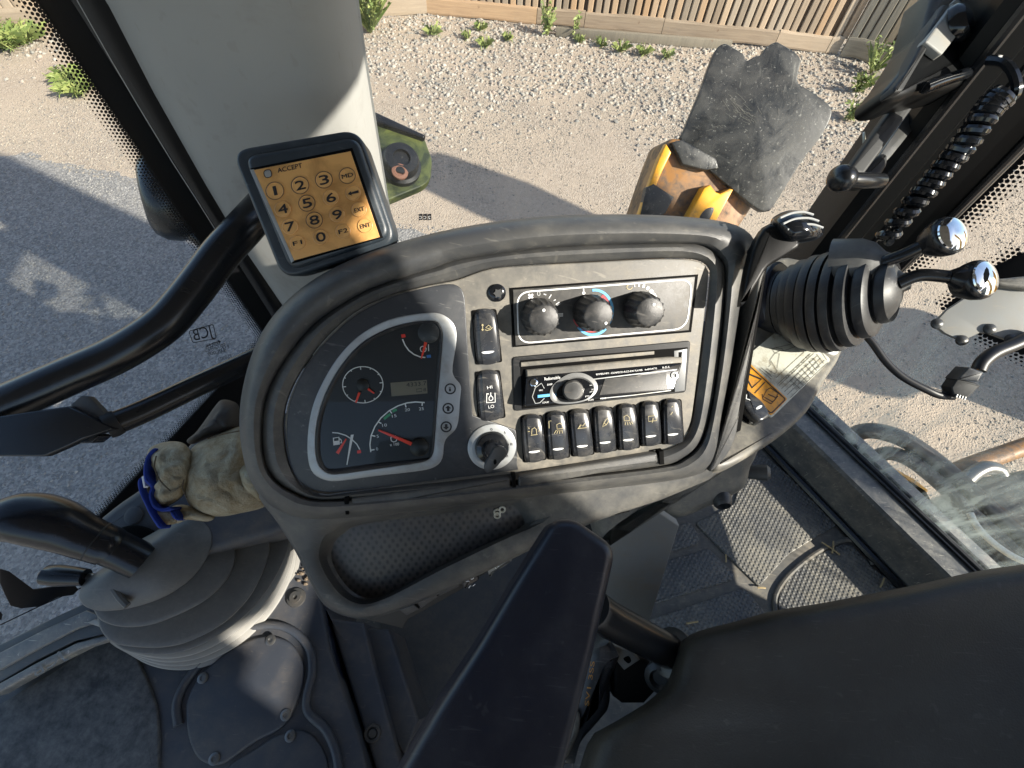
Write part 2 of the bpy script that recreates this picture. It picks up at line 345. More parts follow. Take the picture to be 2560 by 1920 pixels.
# wood, ground, stones, leaves
def wood(name, a, c, d):
    b = NB(name); g = b.noise(1.0, 6, .6, b.map(None, (60, 60, 3.0)), dist=.5); r = b.n('ShaderNodeObjectInfo').outputs['Random']
    col = b.mix(b.ramp(g, .35, .7), a, c); col = b.mix(b.math('MULTIPLY', r, .55), col, d); w2 = b.n('ShaderNodeTexWhiteNoise', noise_dimensions='1D'); b.l(r, w2.inputs['W']); col = b.mix(1.0, col, b.ramp(w2.outputs[0], 0, 1, (.62, .60, .58), (1.15, 1.10, 1.05), ((.7, (.95, .95, .95)), (.85, (1.08, .88, .68)))), 'MULTIPLY'); k = b.ramp(b.noise(14, 3, .5), .68, .74); col = b.mix(b.math('MULTIPLY', k, .5), col, (.12, .06, .03))
    b.set('Base Color', b.mix(1.0, col, (1.08, 1.08, 1.08), 'MULTIPLY')); b.set('Roughness', .8); b.bump(g, .4, .004)
wood('wood', (.43, .335, .235), (.28, .21, .145), (.42, .36, .28)); wood('wood_grey', (.30, .265, .20), (.17, .15, .115), (.26, .235, .185)); wood('wood_shade', (.13, .08, .045), (.08, .05, .03), (.11, .07, .04))
b = NB('ground_mat'); v = b.vor(75, out=1); vd = b.vor(75); n = b.noise(.9, 6, .6, dist=.3); n2 = b.noise(6, 5, .6)
chip = b.ramp(b.vor(75, out=1), .25, .95, (.20, .185, .165), (.46, .44, .40), ((.5, (.29, .27, .24)),)); sand = b.mix(n2, (.36, .32, .265), (.46, .41, .345))
col = b.mix(b.ramp(n, .38, .62), chip, sand); col = b.mix(b.math('MULTIPLY', b.ramp(b.noise(22, 4, .6), .5, .75), .35), col, (.17, .155, .135))
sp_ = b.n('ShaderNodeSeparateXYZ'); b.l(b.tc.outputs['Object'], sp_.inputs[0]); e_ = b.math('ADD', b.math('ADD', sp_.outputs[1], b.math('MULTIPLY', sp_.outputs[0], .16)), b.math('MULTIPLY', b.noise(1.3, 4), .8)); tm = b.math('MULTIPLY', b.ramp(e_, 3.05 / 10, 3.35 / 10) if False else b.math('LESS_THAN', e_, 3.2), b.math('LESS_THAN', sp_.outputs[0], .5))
grey_chip = b.ramp(b.vor(75, out=1), .2, .95, (.15, .155, .16), (.33, .33, .325), ((.5, (.22, .22, .22)),))  # greyer, darker ground colour near the cab and to its left
b.set('Base Color', b.mix(tm, b.mix(.4, col, (.37, .295, .225)), grey_chip)); gcol = [l for l in b.t.links if l.to_socket == b.b.inputs['Base Color']][0].from_socket; b.set('Base Color', b.mix(1.0, gcol, (1.0, .95, .885), 'MULTIPLY')); b.set('Roughness', .9); b.bump(b.math('ADD', b.ramp(vd, .0, .55, (1, 1, 1, 1), (0, 0, 0, 1)), b.noise(180, 3)), .7, .008)
def stone(name, cols):
    b = NB(name); r = b.n('ShaderNodeNewGeometry').outputs['Random Per Island']
    c = b.ramp(r, 0, 1, cols[0], cols[-1], [((i + 1) / (len(cols) - 1), k) for i, k in enumerate(cols[1:-1])]); b.set('Base Color', b.mix(1.0, b.mix(b.noise(60, 4), b.mix(.5, c, (.2, .19, .17)), c), (.88, .85, .80), 'MULTIPLY')); b.set('Roughness', .85)
stone('stone', [(.20, .185, .165), (.44, .41, .36), (.26, .25, .23), (.52, .49, .43), (.15, .16, .165), (.38, .30, .25), (.48, .46, .42), (.31, .30, .28)])
stone('chip', [(.24, .21, .175), (.40, .36, .30), (.31, .275, .23), (.17, .165, .16), (.36, .32, .265), (.46, .42, .36)])
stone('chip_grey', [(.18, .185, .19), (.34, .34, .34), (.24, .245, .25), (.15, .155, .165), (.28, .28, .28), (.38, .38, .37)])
b = NB('leaf'); r = b.n('ShaderNodeNewGeometry').outputs['Random Per Island']; b.set('Base Color', b.ramp(r, 0, 1, (.10, .15, .035), (.27, .30, .10), ((.5, (.17, .215, .06)),))); b.set('Roughness', .6); b.set('Subsurface Weight', 0.0)
b = NB('algae'); n = b.noise(22, 6, .65, dist=1); b.set('Base Color', b.mix(b.ramp(n, .38, .68), (.035, .05, .02), (.19, .22, .06))); b.set('Roughness', .5)
b = NB('plate_black'); n = b.noise(16, 7, .7, dist=.8); sp = b.ramp(b.noise(130, 3, .6), .62, .70); st = b.ramp(b.noise(1.0, 4, .6, b.map(None, (60, 9, 9), (.3, .5, .4))), .64, .74)
c = b.mix(b.ramp(n, .35, .75), (.010, .0105, .010), (.042, .041, .036)); c = b.mix(b.math('MULTIPLY', sp, .45), c, (.32, .31, .27)); c = b.mix(b.math('MULTIPLY', st, .4), c, (.3, .29, .25)); b.set('Base Color', c); b.set('Roughness', b.ramp(n, .3, .8, (.25, .25, .25, 1), (.7, .7, .7, 1))); b.bump(n, .3, .004)
# ------------------------------------------------------------------ outdoors
import numpy as np
G0 = hz(0)
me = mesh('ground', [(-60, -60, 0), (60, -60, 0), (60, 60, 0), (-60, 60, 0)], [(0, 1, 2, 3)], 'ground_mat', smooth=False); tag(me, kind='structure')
def scatter(name, n, area, smin, smax, mat, seed, label, sides=6, keep=None, zs=.62, power=2.6, sink=.25):
    rs = np.random.RandomState(seed); pts = []
    while len(pts) < n:
        x, y = rs.uniform(area[0], area[2]), rs.uniform(area[1], area[3])
        if keep is None or keep(x, y, rs): pts.append((x, y))
    pts = np.array(pts); s = smin + (smax - smin) * rs.rand(n) ** power
    tv = []; tf = []
    tv.append((0, 0, -1))
    for i in range(sides): a = 2 * math.pi * i / sides; tv.append((math.cos(a), math.sin(a), -.35))
    for i in range(sides): a = 2 * math.pi * (i + .5) / sides; tv.append((.72 * math.cos(a), .72 * math.sin(a), .55))
    tv.append((0, 0, .85)); T = len(tv)
    for i in range(sides):
        j = (i + 1) % sides; tf += [(1 + i, 1 + j, 1 + sides + i), (1 + j, 1 + sides + j, 1 + sides + i), (1 + sides + i, 1 + sides + j, 1 + 2 * sides)]
    tv = np.array(tv); V = tv[None] * (1 + .28 * rs.randn(n, T, 1)).clip(.5, 1.5)
    V = V * np.stack([np.ones(n), .6 + .4 * rs.rand(n), zs * (.6 + .5 * rs.rand(n))], 1)[:, None, :]
    a = rs.rand(n) * 6.283; ca, sa = np.cos(a)[:, None], np.sin(a)[:, None]
    X = V[..., 0] * ca - V[..., 1] * sa; Y = V[..., 0] * sa + V[..., 1] * ca; tz = rs.randn(n)[:, None] * .25
    Z = V[..., 2] + X * tz; S = s[:, None] / 2
    V = np.stack([X * S + pts[:, :1], Y * S + pts[:, 1:], Z * S + S * zs * sink + hgt(pts[:, 0], pts[:, 1])[:, None]], -1).reshape(-1, 3)
    Fa = (np.array(tf)[None] + (np.arange(n) * T)[:, None, None]).reshape(-1, 3)
    me = bpy.data.meshes.new(name); me.vertices.add(len(V)); me.vertices.foreach_set('co', V.ravel()); me.loops.add(Fa.size); me.loops.foreach_set('vertex_index', Fa.ravel())
    me.polygons.add(len(Fa)); me.polygons.foreach_set('loop_start', np.arange(len(Fa)) * 3); me.update(calc_edges=True); me.materials.append(M[mat])
    o = bpy.data.objects.new(name, me); COL.objects.link(o); tag(o, label, 'gravel', kind='stuff'); return o
FA = [G0.at(p) for p in D((-260, 92), (0, 76), (924, 30))]          # fence foot traced on the ground
FB = [G0.at(p) for p in D((924, 30), (1261, 62), (1780, 115), (1806, 117))]
FC = [G0.at(p) for p in D((1812, 122), (1937, 150), (2212, 215))]
def hgt(x, y): return np.clip((y - 4.6) / 2.0, 0, 1) * .0 + 0 * x
def bank(x, y, rs):
    e = 4.75 + .3 * math.sin(x * 1.3 + 1) + .2 * math.sin(x * 3.1) + (.6 if x < -1.2 else 0)
    return y > e - rs.rand() ** 3 * 1.0
scatter('gravel_bank', 38000, (-7, 4.0, 7.5, 7.0), .011, .056, 'stone', 3, 'pale loose gravel banked along the foot of the timber fence', keep=bank)
def grey_zone(x, y): return y < 2.75 - .16 * x + .25 * noise.noise(Vector((x * 1.2, y * 1.2, 4))) and x < .3
def patch(x, y, rs): return noise.noise(Vector((x * .9, y * .9, 1.7))) > -.12 + .35 * rs.rand() or rs.rand() < .12
scatter('ground_chippings', 60000, (-6.5, .75, 4.5, 5.4), .005, .021, 'chip', 5, 'small stone chippings strewn over the dusty yard surface', sides=5, keep=lambda x, y, rs: patch(x, y, rs) and not grey_zone(x, y))
scatter('grey_chippings', 42000, (-6.0, .5, .3, 3.3), .007, .021, 'chip_grey', 9, 'dark grey stone chippings packed over the ground beside the cab', sides=5, keep=lambda x, y, rs: grey_zone(x, y))
_pm = {}
def plank(name, c, ex, n, L, Wd, T, mat, parent, wob=0.0):
    """plank with its long side L along ez, width Wd along ex, thickness T along n; shared mesh per size"""
    key = (name, round(L, 3), round(Wd, 3), mat, random.randint(0, 3))
    if key not in _pm:
        V = []; ns = 4
        for i in range(ns + 1):
            z = i / ns; w = Wd * (1 + random.uniform(-.06, .06)); sh = random.uniform(-.06, .06) * Wd
            for sx, sy in ((-.5, -.5), (.5, -.5), (.5, .32), (.38, .5), (-.38, .5), (-.5, .32)): V.append((sx * w + sh, sy * T, z * L))
        Fc = [tuple(reversed(range(6))), tuple(ns * 6 + i for i in range(6))] + [(k * 6 + i, k * 6 + (i + 1) % 6, (k + 1) * 6 + (i + 1) % 6, (k + 1) * 6 + i) for k in range(ns) for i in range(6)]
        me = bpy.data.meshes.new(name); me.from_pydata(V, [], Fc); me.materials.append(M[mat]); _pm[key] = me
    o = bpy.data.objects.new(name, _pm[key]); COL.objects.link(o); o.parent = parent; ez = ex.cross(n)
    if ez.z < 0 and abs(ez.z) > .5: ez = -ez
    R = Matrix((ex, n, ez)).transposed().to_4x4(); R.translation = Vector(c) - parent_loc(parent); o.matrix_local = R; return o
def fence(pts, label, mat, pitch=.088, wid=.066, boards=(2.0,), bh=.16, ht=1.75, gap0=0.0):
    root = thing('timber_fence', tuple(pts[0]), label, 'fence')
    up = Vector((0, 0, 1))
    for A, B in zip(pts[:-1], pts[1:]):
        A, B = Vector((A.x, A.y, 0)), Vector((B.x, B.y, 0)); e = (B - A); L = e.length; e.normalize(); n = Vector((e.y, -e.x, 0))
        if n.dot(CAM - A) < 0: n = -n
        x = pitch / 2
        while x < L:
            ex = (e + up * random.uniform(-.012, .012)).normalized()
            plank('pale', A + e * x + up * (bh - .01) + n * random.uniform(.0, .006), ex, n, ht - bh, wid, .018, mat, root); x += pitch * random.uniform(.96, 1.05)
        x = 0
        while x < L:
            b_ = min(random.choice(boards), L - x)
            o = plank('gravel_board', A + e * x + up * (bh / 2) + n * .014, up, n, b_ - .006, bh - random.uniform(0, .012), .03, mat, root)
            R = Matrix((up, n, e)).transposed().to_4x4(); R.translation = A + e * x + up * (bh / 2 + .012) + n * .014 - parent_loc(root); o.matrix_local = R; x += b_
        V = []
        for (q, hh) in ((A, .02), (B, .02), (B, ht - .05), (A, ht - .05)): V += [q + up * hh - n * .03, q + up * hh - n * .045]
        mesh('backing_board', V, [(0, 2, 4, 6), (1, 7, 5, 3), (0, 1, 3, 2), (2, 3, 5, 4), (4, 5, 7, 6), (6, 7, 1, 0)], 'wood_shade', root, smooth=False)  # same wood darkened in colour for the shade between pales
    return root
fence(FA, 'tan timber fence run with broad foot boards behind the leafy bush', 'wood', .10, .09, (2.2, 3.0), .24)
fence(FB, 'sunlit tan timber fence with narrow upright pales and low foot boards', 'wood', .088, .066, (1.9, .9, 1.3), .17)
fence(FC, 'grey timber fence run past the corner of the tan fence', 'wood_grey', .088, .07, (1.5,), .20)  # run past the corner drawn in greyer wood
# low timber edging rail lying before the fence
e0, e1 = G0.at((1200, 78)), G0.at((1575, 108)); ed = (e1 - e0).normalized(); en = Vector((ed.y, -ed.x, 0))
tag(box('edging_rail', (e0 + e1) / 2 + Vector((0, 0, .05)), (e1 - e0).length, .05, .09, (ed, en, (0, 0, 1)), 'wood_grey', None, .006), 'pale timber edging rail lying on the gravel before the tan fence', 'timber rail')
e0, e1 = G0.at((1896, 178)), G0.at((1960, 188)); ed = (e1 - e0).normalized()
tag(box('timber_offcut', (e0 + e1) / 2 + Vector((0, 0, .04)), .5, .09, .08, (ed, Vector((ed.y, -ed.x, 0)), (0, 0, 1)), 'wood_grey', None, .006), 'short pale timber offcut on the gravel by the grey fence', 'timber')
def weed(name, p, ht, spread, n, leaf, label, cat='weed', upright=.5, group=None):
    o = G0.at(p); root = thing(name, (o.x, o.y, 0), label, cat, group); V = []; Fc = []; SV = []; SF = []
    for i in range(n):
        a = random.uniform(0, 6.283); r = spread * math.sqrt(random.random()); tip = Vector((r * math.cos(a), r * math.sin(a), ht * random.uniform(.45, 1)))
        for j in range(leaf[0]):
            t = random.uniform(.12, 1); c = Vector((tip.x * t ** (1 / upright), tip.y * t ** (1 / upright), tip.z * t)); L = leaf[1] * random.uniform(.5, 1.2)
            d = Vector((random.gauss(0, 1), random.gauss(0, 1), random.gauss(.5, .6))).normalized(); s = d.orthogonal().normalized(); s.rotate(Matrix.Rotation(random.uniform(0, 6.28), 3, d)); w = L * leaf[2]
            k = len(V); b0 = o + c; V += [b0, b0 + d * L * .45 + s * w, b0 + d * L - Vector((0, 0, L * .2)), b0 + d * L * .45 - s * w]; Fc.append((k, k + 1, k + 2, k + 3))
        k = len(SV); w = .004; SV += [o + Vector((-w, 0, 0)), o + Vector((w, 0, 0)), o + tip * .6 + Vector((w * .5, 0, .05)), o + tip, o + Vector((0, w, 0))]; SF += [(k, k + 1, k + 2, k + 3), (k, k + 4, k + 3)]
    mesh('foliage', V, Fc, 'leaf', root, smooth=False); mesh('stem', SV, SF, 'leaf', root, smooth=False); return root
weed('leafy_bush', (800, 72), .62, .32, 80, (18, .045, .30), 'bushy green shrub growing against the tan fence by the cab pillar', 'bush', .7)
weed('tall_weed', (1182, 78), .42, .12, 16, (9, .06, .22), 'tall green weed rising in front of the tan fence beside its shorter twin', 'weed', .8)
weed('slender_weed', (1240, 82), .30, .07, 8, (9, .055, .22), 'slender green weed at the end of the edging rail', 'weed', .8)
for p, s in (((936, 76), .13), ((1040, 66), .10), ((1048, 102), .13), ((1098, 88), .09), ((1300, 100), .10), ((1340, 112), .14), ((1390, 120), .12), ((1010, 84), .08), ((1250, 92), .08), ((1440, 126), .1)):
    weed('grass_tuft', p, s * .8, s, 22, (3, .055, .09), 'low green grass tuft growing in the gravel below the tan fence', 'grass', 1.0, 'grass tufts in the gravel')
for p, s in (((1880, 160), .22), ((1850, 200), .16), ((1830, 260), .16)):
    weed('pale_weed', p, s * 1.5, s, 22, (6, .06, .2), 'pale green weed on the gravel before the grey fence', 'weed', .8, 'weeds by the grey fence')
for p, s in (((20, 104), .32), ((60, 92), .3), ((-60, 112), .35), ((175, 200), .2), ((150, 175), .16)):
    weed('roadside_weed', p, s * .6, s * 1.1, 70, (7, .07, .07), 'yellow green grass clump seen through the window left of the pillar', 'grass', .9, 'grass clumps beyond the left window')
# ------------------------------------------------------------------ cab shell
up = Vector((0, 0, 1))
YW = 0.63                                           # side wall of the cab
WALL = Plane((0, YW, 2.0), (0, -1, 0)); PIL = Plane((0, YW - .03, 2.0), (0, -1, 0))
FZ = 1.20; FLOOR = hz(FZ)
# roof: shades the seat and the near half of the console
RE = 0.10
rc = [(-1.15, -1.3), (1.55, -1.3), (1.52, -.845), (1.30, -.89), (1.30, -.845), (1.52, -.77), (1.52, -.45), (1.30, -.41), (1.18, -.33), (1.05, -.21), (.82, -.08), (.76, .12), (.66, .60), (.62, .68), (-.55, .68), (-.72, .60), (-1.15, -.2)]  # edge line and notch shaped to steer sun onto console and pod
V = [(x, y, 2.86) for x, y in rc] + [(x * .97, y * .97, 2.96) for x, y in rc]; N = len(rc)
tag(mesh('cab_roof', V, [tuple(range(N)), tuple(reversed(range(N, 2 * N)))] + [(i, (i + 1) % N, N + (i + 1) % N, N + i) for i in range(N)], 'trim_grey', smooth=False), 'grey roof panel over the cab seat and console', 'cab roof')
# --- side wall below the windows
tag(mesh('cab_side_wall', [(-.5, YW + .02, FZ), (.62, YW + .02, FZ), (.62, YW + .02, 1.72), (-.5, YW + .02, 1.72), (-.5, YW + .06, FZ), (.62, YW + .06, FZ), (.62, YW + .06, 1.72), (-.5, YW + .06, 1.72)],
    [(0, 1, 2, 3), (7, 6, 5, 4), (0, 4, 5, 1), (3, 2, 6, 7), (0, 3, 7, 4), (1, 5, 6, 2)], 'black_matte', smooth=False), 'black lower cab wall hidden behind the console', 'cab wall')
# --- left pillar with its grey trim
pe = thing('cab_pillar', tuple(PIL.at((600, 640))), 'wide grey plastic trimmed cab pillar behind the orange keypad', 'pillar')
lt = [(-.418, 2.9), (-.414, 2.3), (-.40, 2.05), (-.40, 1.7)]; rt = [(-.165, 2.9), (-.178, 2.25), (-.188, 2.08), (-.19, 1.7)]
le = D((150, -130), (232, 0), (330, 190), (440, 385), (520, 520), (612, 655), (700, 800)); ri = D((730, -130), (745, 0), (772, 170), (800, 330), (825, 470), (850, 600), (880, 800))
Rs = []
for p, q in zip(le, ri):
    a, b_ = PIL.at(p), PIL.at(q); row = []
    for i, (t, h) in enumerate(((0, -.05), (0, .0), (.04, .016), (.10, .028), (.2, .036), (.5, .042), (.8, .036), (.90, .028), (.96, .016), (1.0, -.0), (1.0, -.05))):
        c = a.lerp(b_, t) + Vector((0, -1, 0)) * h; row.append(CAM + (c - CAM) if False else c)
    Rs.append(row)
kx0 = (2.87 - Rs[0][5].z) / (Rs[0][5].z - Rs[1][5].z); Rs.insert(0, [a + (a - b_) * kx0 for a, b_ in zip(Rs[0], Rs[1])])
V, Fc = rings_mesh(Rs, cap1=False, closed=False); mesh('trim_cover', V, Fc, 'trim_grey', pe, ang=60)
bl = D((118, -130), (196, 0), (285, 165), (385, 345), (455, 450), (560, 600), (690, 800))
Rs = [[PIL.at(p, -.02) + Vector((-.035, 0.0, 0)), PIL.at(p, -.005), PIL.at(q, -.004) + Vector((.03, 0, 0)), PIL.at(q, -.05) + Vector((.03, 0, 0))] for p, q in zip(bl, le)]
Rs.insert(0, [a + (a - b_) * kx0 for a, b_ in zip(Rs[0], Rs[1])])
V, Fc = rings_mesh(Rs, cap1=False, closed=False); mesh('pillar_post', V, Fc, 'post_black', pe)
strokes('seal_line', [D((166, 0), (240, 130), (300, 232), (372, 350), (425, 432), (480, 520))], 2.0, PIL, .006, 'grey_print', pe)
# --- windows
def window(name, poly, pl, mat, label, frit=None):
    root = thing(name, tuple(cen(poly)), label, 'window'); n = pl.n * .004
    V = [Vector(p) for p in poly] + [Vector(p) - n for p in poly]; N = len(poly)
    mesh('pane', V[:N], [tuple(range(N))], mat, root, smooth=False)
    return root
def frit_dots(A, B, inward, pl, root, rows=5, pitch=.0075, r0=.0031, w=.05, solid=.03, name='frit_border'):
    """black ceramic edge band with shrinking dots, along A->B; inward points to the glass middle"""
    e = (B - A); L = e.length; e.normalize(); n = pl.n * .0025; V = []; Fc = []
    V += [A - inward * w + n, B - inward * w + n, B + inward * 0 + n, A + n]; Fc.append((0, 1, 2, 3))
    mesh(name, V, Fc, 'frit', root, smooth=False); V = []; Fc = []
    for k in range(rows):
        r = r0 * (1.12 - .72 * k / (rows - 1)); x = (k % 2) * pitch / 2
        while x < L:
            c = A + e * x + inward * (pitch * .86 * k) + n; m = len(V); V += [c + (e * math.cos(a) + inward * math.sin(a)) * r for a in [j * math.pi / 4 for j in range(8)]]; Fc.append(tuple(range(m, m + 8))); x += pitch
    tag(mesh('frit_dots', V, Fc, 'frit', root, smooth=False), kind='stuff')
cw = window('side_window', [(-.30, YW + .01, 1.6), (.49, YW + .01, 1.6), (.49, YW + .01, 2.86), (-.30, YW + .01, 2.86)], WALL, 'glass', 'dusty side window between the grey pillar and the black corner post')
# left pane
LP0 = Vector((-.553, .506, 0)); LN = Vector((.883, -.47, 0)).normalized()
LEFT = Plane(LP0 + Vector((0, 0, 1.8)), LN, right=(.47, .883, 0))
lw = window('door_window', [LEFT.w(a) for a in ((.14, -.28), (.14, 1.06), (-1.6, 1.06), (-1.6, -.28))], LEFT, 'glass_left', 'left door window pane with dotted black edge and printed marks')
A, B = LEFT.at((78, 0)), LEFT.at((498, 612)); A = A + (A - B) * .25; inw = (LEFT.n.cross(B - A)).normalized(); inw = inw if inw.dot(LEFT.u) < 0 else -inw
frit_dots(A, B + (B - A) * .35, inw, LEFT, lw, 6, .0046, .0024, .03)
A, B = LEFT.at((250, 1076)), LEFT.at((515, 790)); A = A + (A - B) * .2; inw = (LEFT.n.cross(B - A)).normalized(); inw = inw if inw.z > 0 else -inw
frit_dots(A, B + (B - A) * .2, inw, LEFT, lw, 6, .0046, .0024, .09, name='frit_lower_border')
# printed marks on the glass (seen from behind)
text('glass_logo', 'JCB', *k4((1195, 620), (1315, 588)), 25, LEFT, .002, 'black_print', lw, True)
strokes('logo_frame', [rnd_poly(k4((1185, 632), (1160, 560), (1310, 518), (1330, 605)), 5) + [rnd_poly(k4((1185, 632), (1160, 560), (1310, 518), (1330, 605)), 5)[0]]], 1.6, LEFT, .002, 'black_print', lw)
for s, a, b_, h in (('TRIPLEX', (1268, 665), (1360, 640), 8), ('TOUGHENED', (1262, 690), (1388, 655), 8), ('43R 000', (1280, 712), (1390, 680), 7), ('E11', (1372, 672), (1408, 662), 7), ('1H 4mm', (1330, 708), (1392, 690), 6), ('82/80673', (1345, 746), (1425, 722), 8)):
    text('glass_print', s, *k4(a, b_), h, LEFT, .002, 'black_print', lw, True)
strokes('arrow_mark', [k4((1262, 660), (1290, 642), (1320, 630), (1352, 624)), k4((1340, 618), (1356, 624), (1344, 634))], 1.6, LEFT, .002, 'black_print', lw)
# big door letters and line at the bottom of the pane
slab('door_letter', k8((0, 545), (55, 560), (190, 660), (330, 640), (425, 640), (440, 660), (410, 690), (330, 700), (210, 755), (120, 765), (60, 750), (30, 690), (0, 620)), LEFT, .003, .001, 'black_print', lw, .0003)
slab('door_letter', k8((0, 780), (15, 800), (8, 830), (-40, 830), (-40, 780)), LEFT, .003, .001, 'black_print', lw, .0003)
strokes('door_line', [k8((0, 858), (230, 748), (500, 630))], 2.4, LEFT, .003, 'black_print', lw)
# door bottom rail of worn metal with raised lettering
dr = thing('door_rail', tuple(LEFT.at((90, 1330))), 'worn bare metal door bottom rail under the left window', 'door rail')
pr = facing((90, 1400), .78, (.1, .35))
slab('rail_step', k8((-60, 990), (0, 965), (240, 845), (470, 735), (640, 800), (640, 900), (420, 950), (200, 1060), (0, 1180), (-60, 1210)), pr, .004, -.03, 'dark_metal', dr, .003)
slab('rail_channel', k8((-60, 1040), (0, 1010), (250, 880), (480, 775), (600, 830), (430, 880), (180, 1010), (0, 1110), (-60, 1130)), pr, .010, .0, 'sill', dr, .003)
slab('rail_lip', k8((-60, 1215), (0, 1180), (200, 1070), (420, 960), (640, 905), (640, 935), (440, 1000), (200, 1120), (0, 1235), (-60, 1270)), pr, .008, -.02, 'sill', dr, .004)
text('raised_lettering', 'JCB', *k8((200, 1150), (375, 1035)), 20, pr, .0105, 'sill', dr, True)
slab('rail_tab', k8((485, 845), (530, 825), (620, 840), (620, 890), (540, 865)), pr, .014, .0, 'grey_metal', dr, .002)
# --- corner post on the right with trims
CP = Plane((.55, YW, 2.0), Vector((-.35, -1, 0)))
cp = thing('corner_post', (.64, .66, FZ), 'black cab corner post carrying a coiled cable', 'pillar')
zz = [1.25, 1.7, 2.1, 2.5, 2.92]
sec = [(.470, .70), (.470, .625), (.482, .612), (.515, .612), (.53, .628), (.56, .628), (.585, .616), (.612, .612), (.624, .622), (.627, .66)]
V, Fc = rings_mesh([[(x + (z - 2.0) * .01, y, z) for x, y in sec] for z in zz], cap0=True, cap1=True); mesh('post_body', V, Fc, 'post_black', cp)
for xo, r in ((.484, .006), (.535, .004), (.610, .005)):
    tube('edge_seal', [(xo + (z - 2) * .01, .610, z) for z in (1.6, 1.9, 2.2, 2.5, 2.85)], r, 'black_paint', cp, 8)
tube('edge_highlight', [(.622 + (z - 2) * .01, .616, z) for z in (1.6, 1.9, 2.2, 2.5, 2.85)], .004, 'steel', cp, 8)
# rear window and sill
SZ = 1.35; SILL = hz(SZ)
c0, c1 = SILL.at(l2((1050, 0))[0]), SILL.at(l2((1810, 720))[0]); rd = (c1 - c0); rd.z = 0; rd.normalize(); RN = Vector((rd.y, -rd.x, 0))
if RN.dot(-c0) < 0: RN = -RN
c0e, c1e = c0 - rd * .12, c1 + rd * 1.0
REAR = Plane((c0.x, c0.y, 2.0), RN, right=tuple(-rd))
rw = window('rear_window', [Vector((p.x, p.y, z)) for p, z in ((c0e, SZ), (c1e, SZ), (c1e, 2.86), (c0e, 2.86))], REAR, 'glass_rear', 'scratched rear window with dotted black edge beside the corner post')
A = Vector((c0.x, c0.y, 1.9)) ; A = REAR.at((1925, 610)); B = REAR.at((2212, 345)); B = B + (B - A) * .6; A = A - (B - A) * .3
inw = (REAR.n.cross(B - A)).normalized(); inw = inw if inw.dot(rd) > 0 else -inw
frit_dots(A, B, inw, REAR, rw, 5, .0085, .0037, .05)
# printed dark patch near the lamp plate
fp = k7((1420, 640), (1500, 570), (1700, 400), (1896, 310), (1990, 280), (1990, 950), (1850, 900), (1640, 790)); slab('frit_patch', rnd_poly(fp, 14), REAR, .002, .0005, 'frit', rw, .0002)
def dots_along(P, Q, off, n, root, pl):
    A, B = pl.at(P), pl.at(Q); i_ = (pl.n.cross(B - A)).normalized() * off; frit_dots(A, B, i_, pl, root, 4, .0085, .0036, .0, name='frit_edge')
dots_along(k7((1420, 640))[0], k7((1896, 300))[0], 1, 0, rw, REAR); dots_along(k7((1640, 790))[0], k7((1940, 930))[0], -1, 0, rw, REAR)
sl_ = thing('rear_sill', (c0.x, c0.y, FZ), 'scuffed black sill below the rear window edged with rubber seal', 'sill')
a0, a1 = c0e + RN * .075, c1e + RN * .075
V = []
for p, q in ((c0e, a0), (c1e, a1)):
    V += [Vector((q.x, q.y, FZ)), Vector((q.x, q.y, SZ - .012)) , Vector((q.x, q.y, SZ - .002)) - RN * .006, Vector((p.x, p.y, SZ + .004)), Vector((p.x, p.y, SZ + .004)) - RN * .05, Vector((p.x, p.y, FZ)) - RN * .05]
mesh('sill_body', V, [(i, (i + 1) % 6, 6 + (i + 1) % 6, 6 + i) for i in range(6)] + [(5, 4, 3, 2, 1, 0), (6, 7, 8, 9, 10, 11)], 'sill', sl_, ang=20)
for d_, r, m_ in ((.004, .007, 'rubber'), (.018, .004, 'black_paint'), (-.012, .005, 'rubber')):
    tube('rubber_seal', [c0e + RN * d_ + up * (SZ - c0e.z + .008), c1e + RN * d_ + up * (SZ - c1e.z + .008)], r, m_, sl_, 8)
tube('step_edge', [a0 + up * (FZ - a0.z + .012) + RN * .012, a1 + up * (FZ - a1.z + .012) + RN * .012], .011, 'black_paint', sl_, 8)
f0, f1 = a0 - RN * .03, a1 - RN * .03
fl_ = [(-1.2, -1.2), (f1.x, -1.2), (f1.x, f1.y), (f0.x, f0.y), (.5, .68), (-.8, .66)]; N = len(fl_)
tag(mesh('cab_floor', [(x, y, FZ) for x, y in fl_] + [(x, y, FZ - .05) for x, y in fl_], [tuple(range(N)), tuple(reversed(range(N, 2 * N)))] + [(i, (i + 1) % N, N + (i + 1) % N, N + i) for i in range(N)], 'floor_rubber', smooth=False), kind='structure')
tag(box('seat_sun_blocker', (1.50, -.82, 2.06), .05, 1.36, 1.44, ((1, 0, 0), (0, 1, 0), (0, 0, 1)), 'trim_grey', None, .01), 'grey unseen panel added to keep sun off the operator seat', 'sun blocker')  # unseen panel added to shade the seat
tag(box('deck_sun_blocker', (1.50, -1.20, 2.815), .05, .62, .08, ((1, 0, 0), (0, 1, 0), (0, 0, 1)), 'trim_grey', None, .005), 'grey unseen strip added below the roof to block sun on the side deck', 'cab rail')  # unseen strip added to stop a sun patch on the deck hatch
